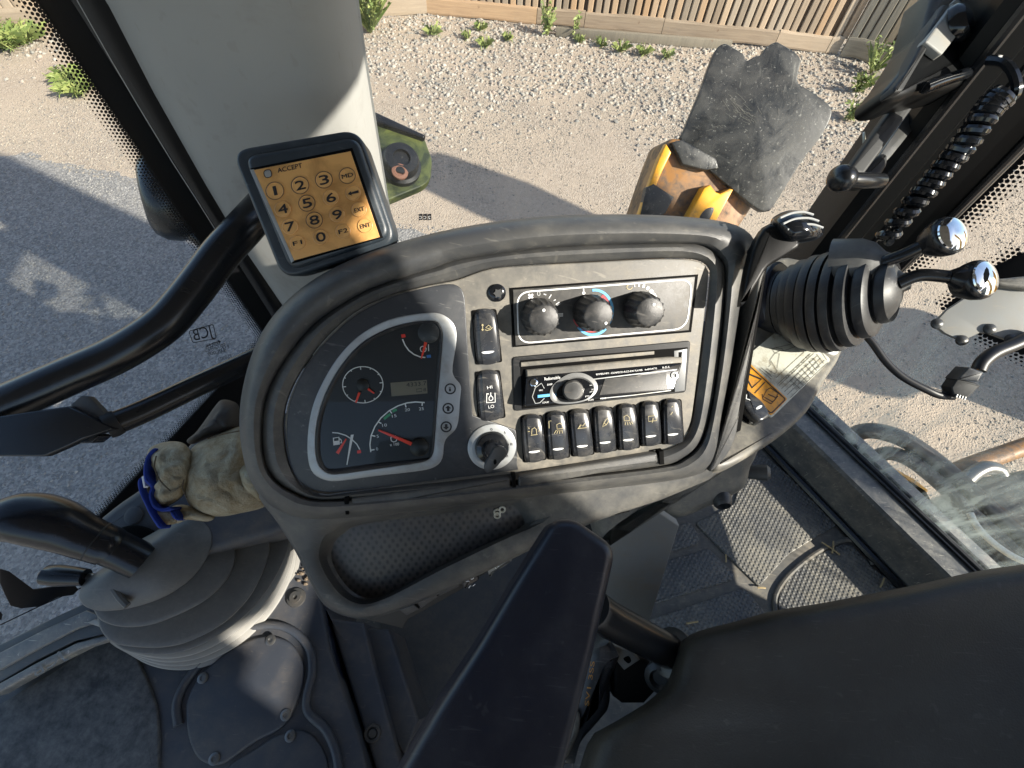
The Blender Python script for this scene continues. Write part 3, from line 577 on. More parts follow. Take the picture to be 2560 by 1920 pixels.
# raised floor mats with dimples
fm = thing('floor_mat', tuple(FLOOR.at((1600, 1150))), 'dusty black rubber floor mat with dimpled raised panels', 'floor mat')
for P, nm in ((l2((640, 400), (700, 160), (790, 170), (1140, 465), (1145, 495), (1030, 560), (900, 640), (760, 795), (600, 640), (455, 490)), 'mat_panel'), (l2((350, 500), (430, 485), (480, 560), (470, 590), (300, 640)), 'mat_panel'),
        (l2((300, 675), (520, 612), (640, 730), (640, 760), (200, 895)), 'mat_panel'), (l2((150, 980), (690, 800), (800, 930), (600, 1100), (200, 1150)), 'mat_panel'),
        (l2((852, 900), (850, 850), (872, 770), (1000, 655), (1150, 592), (1205, 600), (1260, 655), (1300, 705), (1430, 790), (1500, 900), (1300, 1000), (900, 1000)), 'mat_panel')):
    slab(nm, rnd_poly(P, 8, 3), FLOOR, .006, .0, 'mat_dimple', fm, .003)
ridge = smooth_pts(l2((850, 960), (835, 900), (840, 830), (900, 740), (1020, 640), (1150, 575), (1215, 580), (1275, 640), (1300, 690)), 5, False); tube('mat_ridge', [FLOOR.at(p, .004) for p in ridge], .006, 'floor_rubber', fm, 8)
lathe('mat_screw', FLOOR.at(l2((1298, 658))[0], .0), up, [(.012, 0), (.012, .003), (.006, .004), (.004, .002)], 'dark_metal', fm, 16)
for k in range(26):
    p = l2((random.choice((random.uniform(1080, 1130), random.uniform(200, 260), random.uniform(1290, 1370), random.uniform(900, 1050))), 0))[0]; q = l2((random.uniform(200, 1350), random.uniform(250, 900)))[0]
for p, L, a in ((l2((440, 965))[0], .03, .2), (l2((1100, 612))[0], .05, 2.5), (l2((1110, 606))[0], .035, 1.2), (l2((600, 660))[0], .02, 1.4), (l2((1345, 775))[0], .03, .9), (l2((770, 800))[0], .02, 0)):
    c = FLOOR.at(p, .010); d_ = Vector((math.cos(a), math.sin(a), 0)) * L / 2; tag(tube('straw_piece', [c - d_, c + Vector((0, 0, .002)), c + d_], .0022, 'straw', None, 6), 'short dry straw fragment lying on the black floor mat', 'straw', 'straw bits on the floor mat')
# ------------------------------------------------------------------ instrument console
CON = Plane(pdep((1300, 830), .52), -ray((960, 560)))
cs = thing('console', tuple(FLOOR.at((1250, 1250))), 'dusty black instrument console with curved rim and storage tray', 'console')
cc = (1080, 800); NP = 240
O = polar(smooth_pts(D((1602, 640), (1609, 590), (1632, 532), (1612, 498), (1560, 478), (1450, 466), (1300, 463), (1150, 470), (1000, 490), (870, 521), (760, 560), (665, 612), (595, 676), (552, 745), (527, 825), (517, 900), (522, 970), (540, 1035), (575, 1085), (630, 1115), (701, 1122), (830, 1111), (952, 1097), (1144, 1074), (1300, 1057), (1460, 1037), (1530, 1015), (1552, 975), (1560, 905), (1580, 790)), 5), cc, NP)
Gp = polar(smooth_pts(k6((0, 130), (500, 60), (1000, 32), (1500, 25), (1640, 50), (1730, 130), (1762, 230), (1740, 600), (1690, 1000), (1640, 1240), (1580, 1370), (1480, 1450), (1340, 1500), (700, 1575), (0, 1650)) + k5((700, 1585), (480, 1585), (380, 1550), (260, 1485), (180, 1385), (150, 1250), (148, 1100), (165, 950), (220, 800), (330, 620), (480, 440), (640, 320), (850, 200), (1100, 110), (1300, 50)), 4), cc, NP)
Ip = polar(smooth_pts(k6((200, 190), (500, 165), (900, 142), (1300, 122), (1540, 128), (1630, 165), (1655, 245), (1605, 700), (1555, 1100), (1530, 1230), (1480, 1320), (1400, 1375), (1300, 1400), (800, 1480), (370, 1545)) + k5((1460, 1460), (1000, 1510), (700, 1545), (560, 1560), (440, 1522), (370, 1440), (320, 1320), (300, 1200), (292, 1080), (310, 960), (350, 850), (420, 720), (520, 580), (640, 450), (800, 325), (1000, 235), (1250, 168), (1440, 130)), 4), cc, NP)
seq = [(O, -.11), (O, -.012), (mixp(O, Gp, .06), -.003), (mixp(O, Gp, .2), .006), (mixp(O, Gp, .4), .011), (mixp(O, Gp, .62), .012), (mixp(O, Gp, .86), .008), (mixp(O, Gp, .95), .003), (Gp, -.001), (mixp(Gp, Ip, .06), .003), (mixp(Gp, Ip, .25), .0075), (mixp(Gp, Ip, .5), .0085), (mixp(Gp, Ip, .75), .005), (mixp(Gp, Ip, .93), .002), (Ip, -.004)]
loft('bezel_rim', seq, CON, 'rim', cs, cap=False)
slab('face_panel', mixp(Ip, [Vector(cc)] * NP, .004), CON, .0015, -.01, 'dash', cs, .0012)
# throttle slot strip to the right
slab('slot_strip', smooth_pts(D((1642, 592), (1656, 574), (1642, 650), (1620, 770), (1598, 895), (1589, 945), (1570, 985), (1535, 1020), (1545, 985), (1558, 940), (1576, 918), (1590, 905), (1607, 810), (1628, 680), (1636, 620)), 3), CON, .004, -.03, 'rim', cs, .002)
slab('slot_back', D((1560, 560), (1660, 560), (1600, 930), (1540, 960)), CON, -.022, -.027, 'void', cs, .0005)
# dark instrument cluster panel
CL = polar(smooth_pts(k5((1380, 160), (1450, 175), (1485, 225), (1497, 330), (1520, 700), (1550, 1070), (1600, 1088), (1770, 1090), (1825, 1120), (1838, 1200), (1836, 1370), (1800, 1400), (1200, 1475), (700, 1538), (545, 1540), (430, 1500), (355, 1405), (318, 1260), (310, 1080), (345, 900), (440, 705), (590, 520), (775, 360), (1000, 248), (1200, 192)), 4), k5((950, 900))[0], 200)
cl = slab('instrument_cluster', CL, CON, .0032, .001, 'dash_dark', cs, .001)
So = smooth_pts(k5((1290, 350), (1372, 378), (1425, 440), (1436, 540), (1410, 745), (1464, 830), (1460, 920), (1440, 1105), (1362, 1195), (1345, 1310), (1300, 1368), (1200, 1398), (900, 1434), (650, 1468), (560, 1460), (490, 1420), (455, 1340), (448, 1200), (470, 1020), (530, 850), (640, 660), (780, 510), (950, 410), (1120, 365)), 4)
Si = smooth_pts(k5((1290, 405), (1330, 440), (1345, 510), (1325, 760), (1292, 1180), (1280, 1285), (1240, 1330), (1150, 1350), (900, 1385), (640, 1420), (560, 1400), (515, 1340), (500, 1220), (515, 1060), (570, 880), (680, 690), (810, 550), (970, 460), (1130, 415)), 4)
gc = k5((930, 900))[0]; So, Si = polar(So, gc, 160), polar(Si, gc, 160)
loft('silver_surround', [(So, .0022), (So, .0040), (mixp(So, Si, .1), .0046), (mixp(So, Si, .9), .0046), (Si, .0040)], CON, 'silver', cl, cap=False)
Ln = polar(smooth_pts(k5((1280, 425), (1310, 450), (1322, 520), (1300, 800), (1262, 1280), (1215, 1318), (900, 1350), (610, 1388), (555, 1355), (532, 1260), (542, 1080), (598, 900), (700, 715), (830, 572), (990, 480), (1150, 432)), 4), gc, 160)
loft('lens_rim', [(Si, .0044), (mixp(Si, Ln, .35), .0062), (mixp(Si, Ln, .7), .0055), (Ln, .0042)], CON, 'rubber', cl, cap=False)
loft('gauge_face', [(mixp(Si, Ln, .5), .0036), (Ln, .0036)], CON, 'face', cl)
gh = .0041
P5 = lambda pts: k5(*pts); wp = lambda: 2.2
strokes('temperature_scale', [P5([(1078, 525), (1095, 565), (1120, 600), (1155, 627), (1195, 643), (1230, 647)])], 2.6, CON, gh, 'white_print', cl)
flat('hot_mark', k5((1068, 495), (1095, 490), (1100, 512), (1073, 517)), CON, gh, 'red', cl); flat('cold_mark', k5((1238, 632), (1265, 628), (1268, 647), (1240, 650)), CON, gh, 'blue', cl)
strokes('engine_symbol', [P5([(1198, 580), (1210, 572), (1226, 574), (1236, 588), (1232, 604), (1216, 612), (1202, 606), (1196, 592), (1198, 580)]), P5([(1250, 560), (1252, 605)])], 2.0, CON, gh, 'white_print', cl)
lathe('needle_hub', CON.at(k5((1252, 482))[0], .0037), CON.n, [(.0105, 0), (.0105, .002), (.009, .003)], 'dash_dark', cl, 24)
def needle(a, b, w0, w1, nm='needle'):
    a, b = Vector(a), Vector(b); t = (b - a).normalized(); n_ = Vector((-t.y, t.x)); slab(nm, [a - n_ * w0 / 2, a + n_ * w0 / 2, b + n_ * w1 / 2, b - n_ * w1 / 2], CON, .0062, .0050, 'needle', cl, .0003)
needle(*k5((1236, 535), (1203, 655)), 7, 3)
c_ = (815, 828); R0 = 134
strokes('hour_dial', [P5([(c_[0] + R0 * math.cos(a), c_[1] + .9 * R0 * math.sin(a)) for a in [i * math.pi / 24 for i in range(49)]])] + [P5([(c_[0] + R0 * math.cos(a), c_[1] + .9 * R0 * math.sin(a)), (c_[0] + (R0 - k) * math.cos(a), c_[1] + .9 * (R0 - k) * math.sin(a))]) for a, k in [(-.12 + i * math.pi / 6, 22 if i % 3 == 0 else 11) for i in range(12)]], 1.9, CON, gh, 'white_print', cl)
lathe('dial_hub', CON.at(k5((815, 828))[0], .0037), CON.n, [(.006, 0), (.006, .002), (.003, .003)], 'face', cl, 20)
needle(*k5((792, 880), (768, 948)), 6, 3.4); needle(*k5((848, 856), (890, 886)), 5, 2.4)
strokes('fuel_scale', [P5([(612, 1145), (650, 1148), (700, 1163), (740, 1188), (775, 1222), (795, 1258)])], 2.4, CON, gh, 'white_print', cl)
flat('fuel_low_mark', k5((776, 1265), (802, 1260), (804, 1280), (778, 1285)), CON, gh, 'red', cl)
strokes('fuel_symbol', [P5([(620, 1182), (656, 1176), (660, 1222), (622, 1228), (620, 1182)]), P5([(660, 1185), (672, 1195), (674, 1215), (664, 1212)])], 2.4, CON, gh, 'white_print', cl)
flat('fuel_pump_body', k5((624, 1202), (658, 1198), (660, 1222), (624, 1228)), CON, gh, 'white_print', cl)
needle(*k5((645, 1284), (704, 1188)), 7.5, 3)
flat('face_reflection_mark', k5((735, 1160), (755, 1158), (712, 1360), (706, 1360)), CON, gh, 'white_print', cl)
strokes('speed_scale', [P5([(868, 1275), (862, 1225), (870, 1165), (895, 1105), (935, 1048), (990, 1000), (1050, 967), (1110, 948), (1165, 942), (1225, 946)])] + [P5(x) for x in ([(868, 1262), (892, 1258)], [(875, 1165), (898, 1170)], [(914, 1072), (938, 1085)], [(992, 998), (1008, 1018)], [(1095, 953), (1102, 978)], [(1210, 944), (1208, 968)])], 2.6, CON, gh, 'white_print', cl)
strokes('speed_green_band', [P5([(955, 1056), (975, 1038), (998, 1022)]), P5([(1012, 1006), (1026, 998), (1040, 993)])], 5.5, CON, gh, 'green', cl)
for s, a, b_ in (('0', (904, 1264), (918, 1262)), ('5', (908, 1180), (922, 1178)), ('10', (945, 1107), (976, 1103)), ('15', (1010, 1046), (1040, 1041)), ('20', (1095, 1005), (1128, 1001)), ('25', (1188, 998), (1220, 995)), ('x 100', (995, 1236), (1056, 1230))):
    text('dial_number', s, *k5(a, b_), 6.2, CON, gh, 'white_print', cl)
strokes('tachometer_symbol', [P5([(1000, 1180), (1012, 1168), (1032, 1166), (1042, 1180), (1038, 1200), (1020, 1208), (1004, 1200), (1000, 1180)])], 2, CON, gh, 'white_print', cl)
needle(*k5((1148, 1226), (918, 1130)), 8, 3.4); lathe('needle_hub', CON.at(k5((1190, 1240))[0], .0037), CON.n, [(.010, 0), (.010, .002), (.008, .003)], 'face', cl, 24)
flat('display', k5((998, 815), (1240, 795), (1244, 885), (1006, 905)), CON, gh, 'lcd', cl)
text('display_digits', '4333.7', *k5((1105, 842), (1238, 830)), 8.6, CON, gh + .0003, 'black_print', cl); text('display_digits', '8', *k5((1218, 872), (1236, 870)), 7, CON, gh + .0003, 'black_print', cl)
strokes('display_symbol', [P5([(1170, 857), (1205, 853), (1207, 872), (1172, 876), (1170, 857)])], 1.2, CON, gh + .0003, 'black_print', cl)
for c in ((1395, 855), (1381, 985), (1368, 1107)):
    strokes('button_ring', [P5(ell(c, 33, 32) + [ell(c, 33, 32)[0]])], 3.2, CON, .0049, 'black_print', cl)
text('button_letter', 'i', *k5((1386, 872), (1402, 871)), 10, CON, .0049, 'black_print', cl)
for c, s in (((1381, 985), -1), ((1368, 1107), 1)):
    flat('button_arrow', k5((c[0] - 20, c[1] + 2 * s), (c[0] - 8, c[1] + 1 * s), (c[0] - 8, c[1] - 18 * s), (c[0] + 9, c[1] - 18 * s), (c[0] + 9, c[1]), (c[0] + 20, c[1]), (c[0], c[1] + 20 * s)), CON, .0049, 'black_print', cl)
loft('lens', [(mixp(Si, Ln, .75), .0085), (Ln, .0088)], CON, 'lens', cl) if False else flat('lens', Ln, CON, .0072, 'lens', cl)
# rocker switches
def rocker(quad, parent, hh=.0085, nm='rocker_switch', ind=True):
    tl, tr, br, bl_ = [Vector(q) for q in quad]; nu, nv = 12, 14; V = []; Fc = []
    wl = [tl.lerp(tr, .5) + (q - tl.lerp(tr, .5)) for q in (tl, tr, br, bl_)]; c = cen([tl, tr, br, bl_])
    slab('switch_well', rnd_poly([c + (q - c) * 1.07 for q in (tl, tr, br, bl_)], 5, 3), CON, .0028, -.004, 'void', parent, .0006)
    def P(u, v):
        e = 1 - .10 * abs(2 * v - 1) ** 3; uu = .5 + (u - .5) * e; b = (1 - (2 * u - 1) ** 2) * .055; vv = v
        if v < .5: vv = v - b * (1 - 2 * v)
        else: vv = v + b * (2 * v - 1)
        return tl.lerp(tr, uu).lerp(bl_.lerp(br, uu), vv)
    def Hh(u, v): return hh * (.62 + .38 * (1 - (2 * v - 1) ** 2)) + .002 * (1 - (2 * u - 1) ** 4) + (-.0015 if (u < .17) else 0) + .0015 * (v - .5)
    for j in range(nv + 1):
        for i in range(nu + 1):
            u, v = i / nu, j / nv; edge = i in (0, nu) or j in (0, nv); V.append(CON.at(P(u, v), Hh(u, v) - (.0022 if edge else 0)))
    for j in range(nv):
        for i in range(nu): a = j * (nu + 1) + i; Fc.append((a, a + 1, a + nu + 2, a + nu + 1))
    loop = [i for i in range(nu + 1)] + [j * (nu + 1) + nu for j in range(1, nv + 1)] + [nv * (nu + 1) + i for i in range(nu - 1, -1, -1)] + [j * (nu + 1) for j in range(nv - 1, 0, -1)]
    n0 = len(V)
    for i in loop: V.append(V[i] - CON.n * (hh * .6 + .003))
    for k in range(len(loop)): j = (k + 1) % len(loop); Fc.append((loop[k], loop[j], n0 + j, n0 + k))
    o = mesh(nm, V, Fc, 'switch', parent, ang=28)
    if ind:
        q = [P(.5 + .26 * math.cos(a), .78 + .022 * math.sin(a)) for a in [i * math.pi / 10 for i in range(20)]]; mesh('indicator_lens', [CON.at(p, Hh(.5, .78) + .0006) for p in q], [tuple(range(20))], 'white_print', o, smooth=False)
    o['_h'] = hh + .0026; return o
def icon(o, lines, mat='white_print', w=1.5): strokes('symbol', lines, w, CON, o['_h'] + .0002, mat, o)
plain('icon_yellow', (.42, .36, .20), .5); plain('icon_white', (.62, .63, .62), .5)
r = rocker(k6((82, 478), (238, 470), (275, 800), (108, 818)), cs); icon(r, [k6((150, 560), (150, 600)), k6((143, 568), (150, 558), (157, 568)), k6((143, 592), (150, 602), (157, 592)), k6((170, 582), (190, 565), (205, 578), (192, 588), (170, 582)), k6((165, 595), (180, 600), (200, 595), (215, 580))], 'icon_yellow', 1.3)
r = rocker(k6((105, 885), (262, 875), (298, 1170), (125, 1195)), cs, ind=False); text('symbol', 'HI', *k6((182, 990), (216, 984)), 6.5, CON, r['_h'] + .0003, 'icon_white', r); text('symbol', 'LO', *k6((190, 1118), (228, 1112)), 6.5, CON, r['_h'] + .0003, 'icon_white', r)
icon(r, [k6((178, 1018), (176, 1080), (234, 1076), (232, 1014)), k6((192, 1022), (178, 1020)), k6((204, 1012), (204, 1030), (192, 1048), (194, 1062), (206, 1066), (218, 1058), (218, 1046), (204, 1030))], 'icon_white', 1.8)
row = [((405, 1180), (545, 1172), (572, 1450), (425, 1470)), ((568, 1160), (700, 1150), (728, 1435), (585, 1450)), ((720, 1145), (855, 1135), (890, 1415), (745, 1430)), ((880, 1125), (1012, 1118), (1040, 1390), (895, 1405)), ((1042, 1108), (1165, 1100), (1192, 1372), (1050, 1388)), ((1195, 1090), (1320, 1082), (1340, 1345), (1200, 1362)), ((1342, 1075), (1468, 1066), (1486, 1335), (1345, 1350))]
ic = [[((475, 1290), (478, 1255), (495, 1245), (508, 1258), (508, 1288)), ((470, 1296), (515, 1290)), ((462, 1252), (452, 1246)), ((464, 1270), (450, 1272)), ((518, 1250), (528, 1240)), ((520, 1268), (532, 1266))],
      [((645, 1255), (642, 1225), (662, 1215), (682, 1228), (682, 1250), (645, 1255)), ((640, 1262), (625, 1285)), ((652, 1262), (642, 1286)), ((664, 1260), (660, 1285)), ((676, 1260), (680, 1282)), ((606, 1200), (590, 1202), (592, 1250))],
      [((785, 1250), (800, 1225), (815, 1235), (830, 1215)), ((780, 1252), (840, 1245)), ((800, 1225), (795, 1245))],
      [((945, 1240), (955, 1215), (975, 1185), (990, 1182), (990, 1198), (972, 1225), (945, 1240)), ((955, 1215), (972, 1225))],
      [((1090, 1200), (1088, 1172), (1108, 1162), (1125, 1178), (1125, 1198), (1090, 1200)), ((1098, 1210), (1096, 1228)), ((1112, 1210), (1114, 1228)), ((1126, 1208), (1132, 1226)), ((1138, 1205), (1148, 1222))],
      [((1250, 1170), (1300, 1165), (1306, 1198), (1252, 1204), (1250, 1170)), ((1276, 1212), (1282, 1182))], [((1405, 1110), (1412, 1102)), ((1398, 1160), (1405, 1150), (1412, 1140))]]
for q, s in zip(row, ic): r = rocker(k6(*q), cs, .0115); icon(r, [k6(*x) for x in s], 'icon_yellow', 1.1)
# panel screw
sc_ = lathe('panel_screw', CON.at(k6((245, 350))[0], .0015), CON.n, [(.0088, 0), (.0088, .002), (.0070, .0036), (.0040, .0040), (.0036, .002)], 'gloss_black', cs, 24)
lathe('torx_recess', CON.at(k6((250, 352))[0], .0015), CON.n, [(.0040, .0035), (.0040, .0043)], 'dark_metal', sc_, 18, mod=lambda k, a: 1 + .25 * math.cos(6 * a))
# ignition switch with key
ig = lathe('ignition_switch', CON.at(k6((212, 1372))[0], .0032), CON.n, [(.0262, 0), (.0262, .0016), (.0255, .002), (.0170, .002)], 'silver', cs, 48)
lathe('lock_barrel', CON.at(k6((212, 1372))[0], .0032), CON.n, [(.0185, .001), (.0185, .004), (.017, .007), (.012, .0085), (.010, .0125), (.0085, .0125), (.0080, .009)], 'gloss_black', ig, 36)
for s, a, b_ in (('0', (203, 1266), (217, 1264)), ('I', (298, 1286), (303, 1285)), ('II', (336, 1364), (348, 1363)), ('III', (300, 1445), (320, 1440))): text('position_mark', s, *k6(a, b_), 5.4, CON, .0056, 'black_print', ig)
kb = CON.at(k6((220, 1370))[0], .012); kt = CON.at(k6((240, 1460))[0], .050)
kx = (CON.at(k6((290, 1390))[0], .03) - CON.at(k6((180, 1440))[0], .03)).normalized(); kz = CON.n; ko = CON.at(k6((232, 1395))[0], .012)
kp = Plane(CON.at(k6((240, 1440))[0], .030), kx.cross(CON.n * .8 + CON.u * .1).normalized() * -1)
KP = facing(k6((240, 1450))[0], .478, (-.45, -.25))
slab('key', smooth_pts(k6((205, 1425), (225, 1385), (262, 1368), (300, 1380), (312, 1410), (290, 1450), (240, 1510), (190, 1545), (168, 1530), (170, 1480)), 4), KP, .0012, -.0012, 'dark_metal', ig, .0006)
lathe('key_hole', KP.at(k6((232, 1472))[0], .0010), KP.n, [(.0028, 0), (.0028, .0004)], 'void', ig, 12, sx=.6)
# heater control panel
hp = slab('heater_panel', k6((332, 318), (1582, 228), (1535, 612), (352, 712)), CON, .0030, -.002, 'void', cs, .0004)
hp2 = slab('heater_plate', k6((350, 330), (1562, 242), (1520, 600), (368, 702)), CON, .0042, .002, 'heater', hp, .0008)
oc = rnd_poly(k6((378, 348), (1545, 258), (1505, 588), (388, 688)), 30, 8); strokes('border_line', [oc + [oc[0]]], 3.0, CON, .0046, 'white_print', hp)
hb = .0046
strokes('blue_scale', [k6(*[(895 + 118 * math.cos(a), 470 + 138 * math.sin(a)) for a in [math.radians(-98 + i * 10) for i in range(15)]]), k6(*[(880 + 130 * math.cos(a), 470 + 160 * math.sin(a)) for a in [math.radians(48 + i * 9) for i in range(11)]])], 5.5, CON, hb, 'print_blue', hp)
strokes('red_scale', [k6(*[(892 + 98 * math.cos(a), 470 + 115 * math.sin(a)) for a in [math.radians(-60 + i * 10) for i in range(9)]]), k6(*[(870 + 120 * math.cos(a), 470 + 132 * math.sin(a)) for a in [math.radians(75 + i * 9) for i in range(10)]])], 8, CON, hb, 'print_red', hp)
text('fan_zero', '0', *k6((512, 372), (535, 370)), 10, CON, hb, 'grey_print', hp)
strokes('fan_marks', [k6((555, 358), (572, 364)), k6((590, 388), (606, 362)), k6((622, 402), (636, 396)), k6((636, 428), (660, 412)), k6((642, 436), (664, 422)), k6((650, 490), (684, 488)), k6((650, 498), (684, 496)), k6((650, 506), (684, 504))], 1.6, CON, hb, 'white_print', hp)
strokes('fan_symbol', [k6((455, 360), (468, 374), (484, 386)), k6((484, 360), (468, 374), (456, 388))], 4.4, CON, hb, 'white_print', hp)
strokes('thermometer_symbol', [k6((820, 322), (821, 350))], 2.4, CON, hb, 'white_print', hp); flat('thermometer_bulb', k6(*ell((821, 352), 11, 10, n=14)), CON, hb, 'white_print', hp)
strokes('recirculation_symbol', [k6(*[(1125 + 18 * math.cos(a), 312 + 16 * math.sin(a)) for a in [i * .5 for i in range(10)]])], 1.6, CON, hb, 'icon_yellow', hp)
for i in range(7):
    a = math.radians(-100 + i * 14); c = (1180 + 140 * math.cos(a) * .9, 440 + 142 * math.sin(a)); w_ = 2 + i * 2.6; n_ = (-math.sin(a), math.cos(a)); d_ = (math.cos(a), math.sin(a))
    flat('vent_mark', k6((c[0] - n_[0] * w_ - d_[0] * 12, c[1] - n_[1] * w_ - d_[1] * 12), (c[0] + n_[0] * w_ - d_[0] * 12, c[1] + n_[1] * w_ - d_[1] * 12), (c[0] + n_[0] * w_ + d_[0] * 12, c[1] + n_[1] * w_ + d_[1] * 12), (c[0] - n_[0] * w_ + d_[0] * 12, c[1] - n_[1] * w_ + d_[1] * 12)), CON, hb, 'white_print', hp)
for i, (c, tt) in enumerate((((520, 505), (556, 466)), ((862, 480), (968, 552)), ((1188, 458), (1286, 428)))):
    k = lathe('heater_knob', CON.at(k6(c)[0], .004), CON.n, [(.0180, 0), (.0185, .004), (.0174, .006), (.0150, .026), (.0142, .0285), (.0128, .0292), (.0, .0296)], 'knob', hp, 96, mod=lambda q, a: 1 + (.085 if (math.sin(16 * a) > .35) else 0) * (1 if 1 < q < 4 else 0))
    t_ = CON.at(k6(tt)[0], .0336); lathe('pointer_dot', t_, CON.n, [(.0016, 0), (.0014, .0005)], 'white_print', k, 12)
# radio
rd_ = slab('car_radio', rnd_poly(k6((348, 778), (1532, 668), (1500, 1012), (358, 1138)), 8, 4), CON, .0034, -.004, 'black_matte', cs, .001)
slab('radio_recess', k6((400, 800), (1512, 712), (1490, 1000), (412, 1122)), CON, .0040, .003, 'void', rd_, .0003)
slab('radio_side_plate', k6((1420, 735), (1508, 722), (1492, 1000), (1425, 1010)), CON, .0046, .004, 'dull_silver', rd_, .0005)
slab('radio_side_slot', k6((1452, 745), (1475, 742), (1470, 790), (1452, 792)), CON, .0050, .0047, 'void', rd_, .0002)
slab('disc_slot_lip', k6((405, 812), (1290, 738), (1290, 760), (405, 842)), CON, .0055, .004, 'dash', rd_, .0005)
RF = Plane(CON.at(k6((940, 960))[0], .012), (CON.n + CON.v * .30).normalized())
fp_ = slab('radio_faceplate', rnd_poly(k6((440, 905), (1478, 812), (1420, 1000), (430, 1105)), 6, 4), RF, .003, -.012, 'gloss_black', rd_, .0015)
slab('faceplate_top', k6((440, 858), (1385, 772), (1478, 775), (1480, 818), (445, 915)), RF, .0015, -.012, 'dash', fp_, .002)
slab('radio_screen', k6((962, 922), (1400, 872), (1392, 985), (920, 1030)), RF, .0036, .002, 'lcd', fp_, .0004) if False else slab('radio_screen', k6((962, 920), (1370, 880), (1380, 988), (925, 1030)), RF, .0036, .002, 'heater', fp_, .0004)
strokes('faceplate_trim', [k6((930, 1052), (1150, 1030), (1400, 998)), k6((880, 925), (1150, 892), (1440, 860))], 2.0, RF, .0038, 'silver', fp_)
vs = polar(smooth_pts(k6((720, 890), (820, 885), (900, 935), (910, 1000), (850, 1060), (740, 1085), (630, 1080), (595, 1030), (620, 960)), 4), k6((750, 985))[0], 60); vi = [Vector(k6((760, 1000))[0]) + (q - Vector(k6((750, 985))[0])) * .68 for q in vs]
loft('volume_surround', [(vs, .003), (vs, .0042), (mixp(vs, vi, .55), .0046), (mixp(vs, vi, .75), .0034)], RF, 'dull_silver', fp_, cap=False)
vk = lathe('volume_knob', RF.at(k6((745, 1000))[0], .004), RF.n, [(.0105, 0), (.0108, .006), (.0096, .0085), (.0090, .010), (.0, .0102)], 'steel', fp_, 40); lathe('knob_face', RF.at(k6((745, 1000))[0], .0135), RF.n, [(.0086, .0), (.0086, .0012), (.0, .0018)], 'dark_metal', vk, 32)
slab('blue_bar', k6((515, 1028), (590, 1020), (640, 1018), (640, 1032), (585, 1040), (515, 1048)), RF, .0042, .003, 'print_blue', fp_, .0004)
strokes('button_outline', [k6((480, 1040), (500, 980), (540, 950), (560, 985)), k6((480, 1040), (500, 1085), (530, 1080), (560, 1050)), k6((860, 965), (905, 960)), k6((860, 1010), (900, 1000))], 1.6, RF, .0036, 'silver', fp_)
lathe('eject_button', RF.at(k6((490, 948))[0], .003), RF.n, [(.0042, 0), (.0042, .0012), (.003, .002)], 'chrome', fp_, 16); lathe('aux_socket', RF.at(k6((1422, 900))[0], .003), RF.n, [(.0042, 0), (.0042, .001), (.0022, .0012), (.0022, 0)], 'silver', fp_, 16)
for s, a, b_, h in (('Radiomobile', (562, 932), (666, 920), 6.5), ('RM785/MP3', (904, 898), (990, 889), 3.6), ('CD/MP3/CD-R/CD-RW PLAYER', (1002, 889), (1212, 868), 3.6), ('4x40WATTS', (1226, 866), (1308, 857), 3.6), ('R-D-S', (1345, 852), (1390, 847), 3.6), ('DISP', (580, 966), (614, 962), 3.6), ('LOUD', (548, 1084), (590, 1080), 3.4), ('SCAN', (850, 1068), (886, 1064), 3.4), ('HOLD', (932, 1058), (970, 1054), 3.4), ('AUX', (1425, 884), (1448, 881), 3), ('MODE', (1380, 952), (1420, 947), 3.4), ('TA', (872, 955), (888, 953), 3.4), ('AF', (872, 998), (888, 996), 3.4), ('SRC', (525, 1003), (550, 1000), 3), ('PTY', (832, 1044), (860, 1041), 3.2)):
    text('radio_print', s, *k6(a, b_), h, RF, .0039, 'white_print', fp_)
# bottom strip slots of the bezel
for a in (k5((690, 1580), (722, 1572), (722, 1690), (700, 1690)), k6((342, 1560), (370, 1560), (372, 1650), (348, 1650)), k6((1322, 1405), (1352, 1400), (1356, 1490), (1326, 1492))):
    slab('clip_slot', a, CON, .0105, .0, 'void', cs, .0003)
slab('lower_strip', rnd_poly(k6((385, 1570), (800, 1500), (1310, 1415), (1318, 1480), (800, 1575), (385, 1648)), 4, 3), CON, .0100, .0, 'rim', cs, .003)
slab('lower_strip', rnd_poly(k5((735, 1588), (1200, 1525), (1790, 1445), (1800, 1520), (1200, 1605), (738, 1668)), 4, 3), CON, .0100, .0, 'rim', cs, .003)
# storage tray below the bezel
tc_ = l1((820, 450))[0]
To = polar(smooth_pts(D((560, 1060), (600, 1130), (640, 1195), (672, 1262), (700, 1306), (742, 1330), (790, 1336), (850, 1322), (950, 1282), (1060, 1230), (1160, 1182), (1260, 1137), (1380, 1094), (1480, 1062), (1570, 1008), (1560, 960), (1300, 1000), (1000, 1040), (700, 1070)), 5), tc_, 200)
Tp = polar(smooth_pts(l1((300, 340), (430, 275), (900, 215), (1280, 165), (1365, 170), (1430, 255), (1400, 300), (1200, 395), (900, 540), (620, 690), (480, 735), (370, 700), (280, 600), (230, 490), (245, 400)), 5), tc_, 200)
s_ = -.010
loft('tray_shell', [(To, s_ - .055), (To, s_ - .012), (mixp(To, Tp, .05), s_ - .004), (mixp(To, Tp, .16), s_), (mixp(To, Tp, .7), s_), (mixp(To, Tp, .92), s_ - .002), (Tp, s_ - .008), (mixp(Tp, [Vector(tc_)] * 200, .06), s_ - .020), (mixp(Tp, [Vector(tc_)] * 200, .12), s_ - .024)], CON, 'rim', cs, cap=True, cap0=True)
slab('tray_mat', mixp(Tp, [Vector(tc_)] * 200, .09), CON, s_ - .0225, s_ - .026, 'mat_perf', cs, .001)
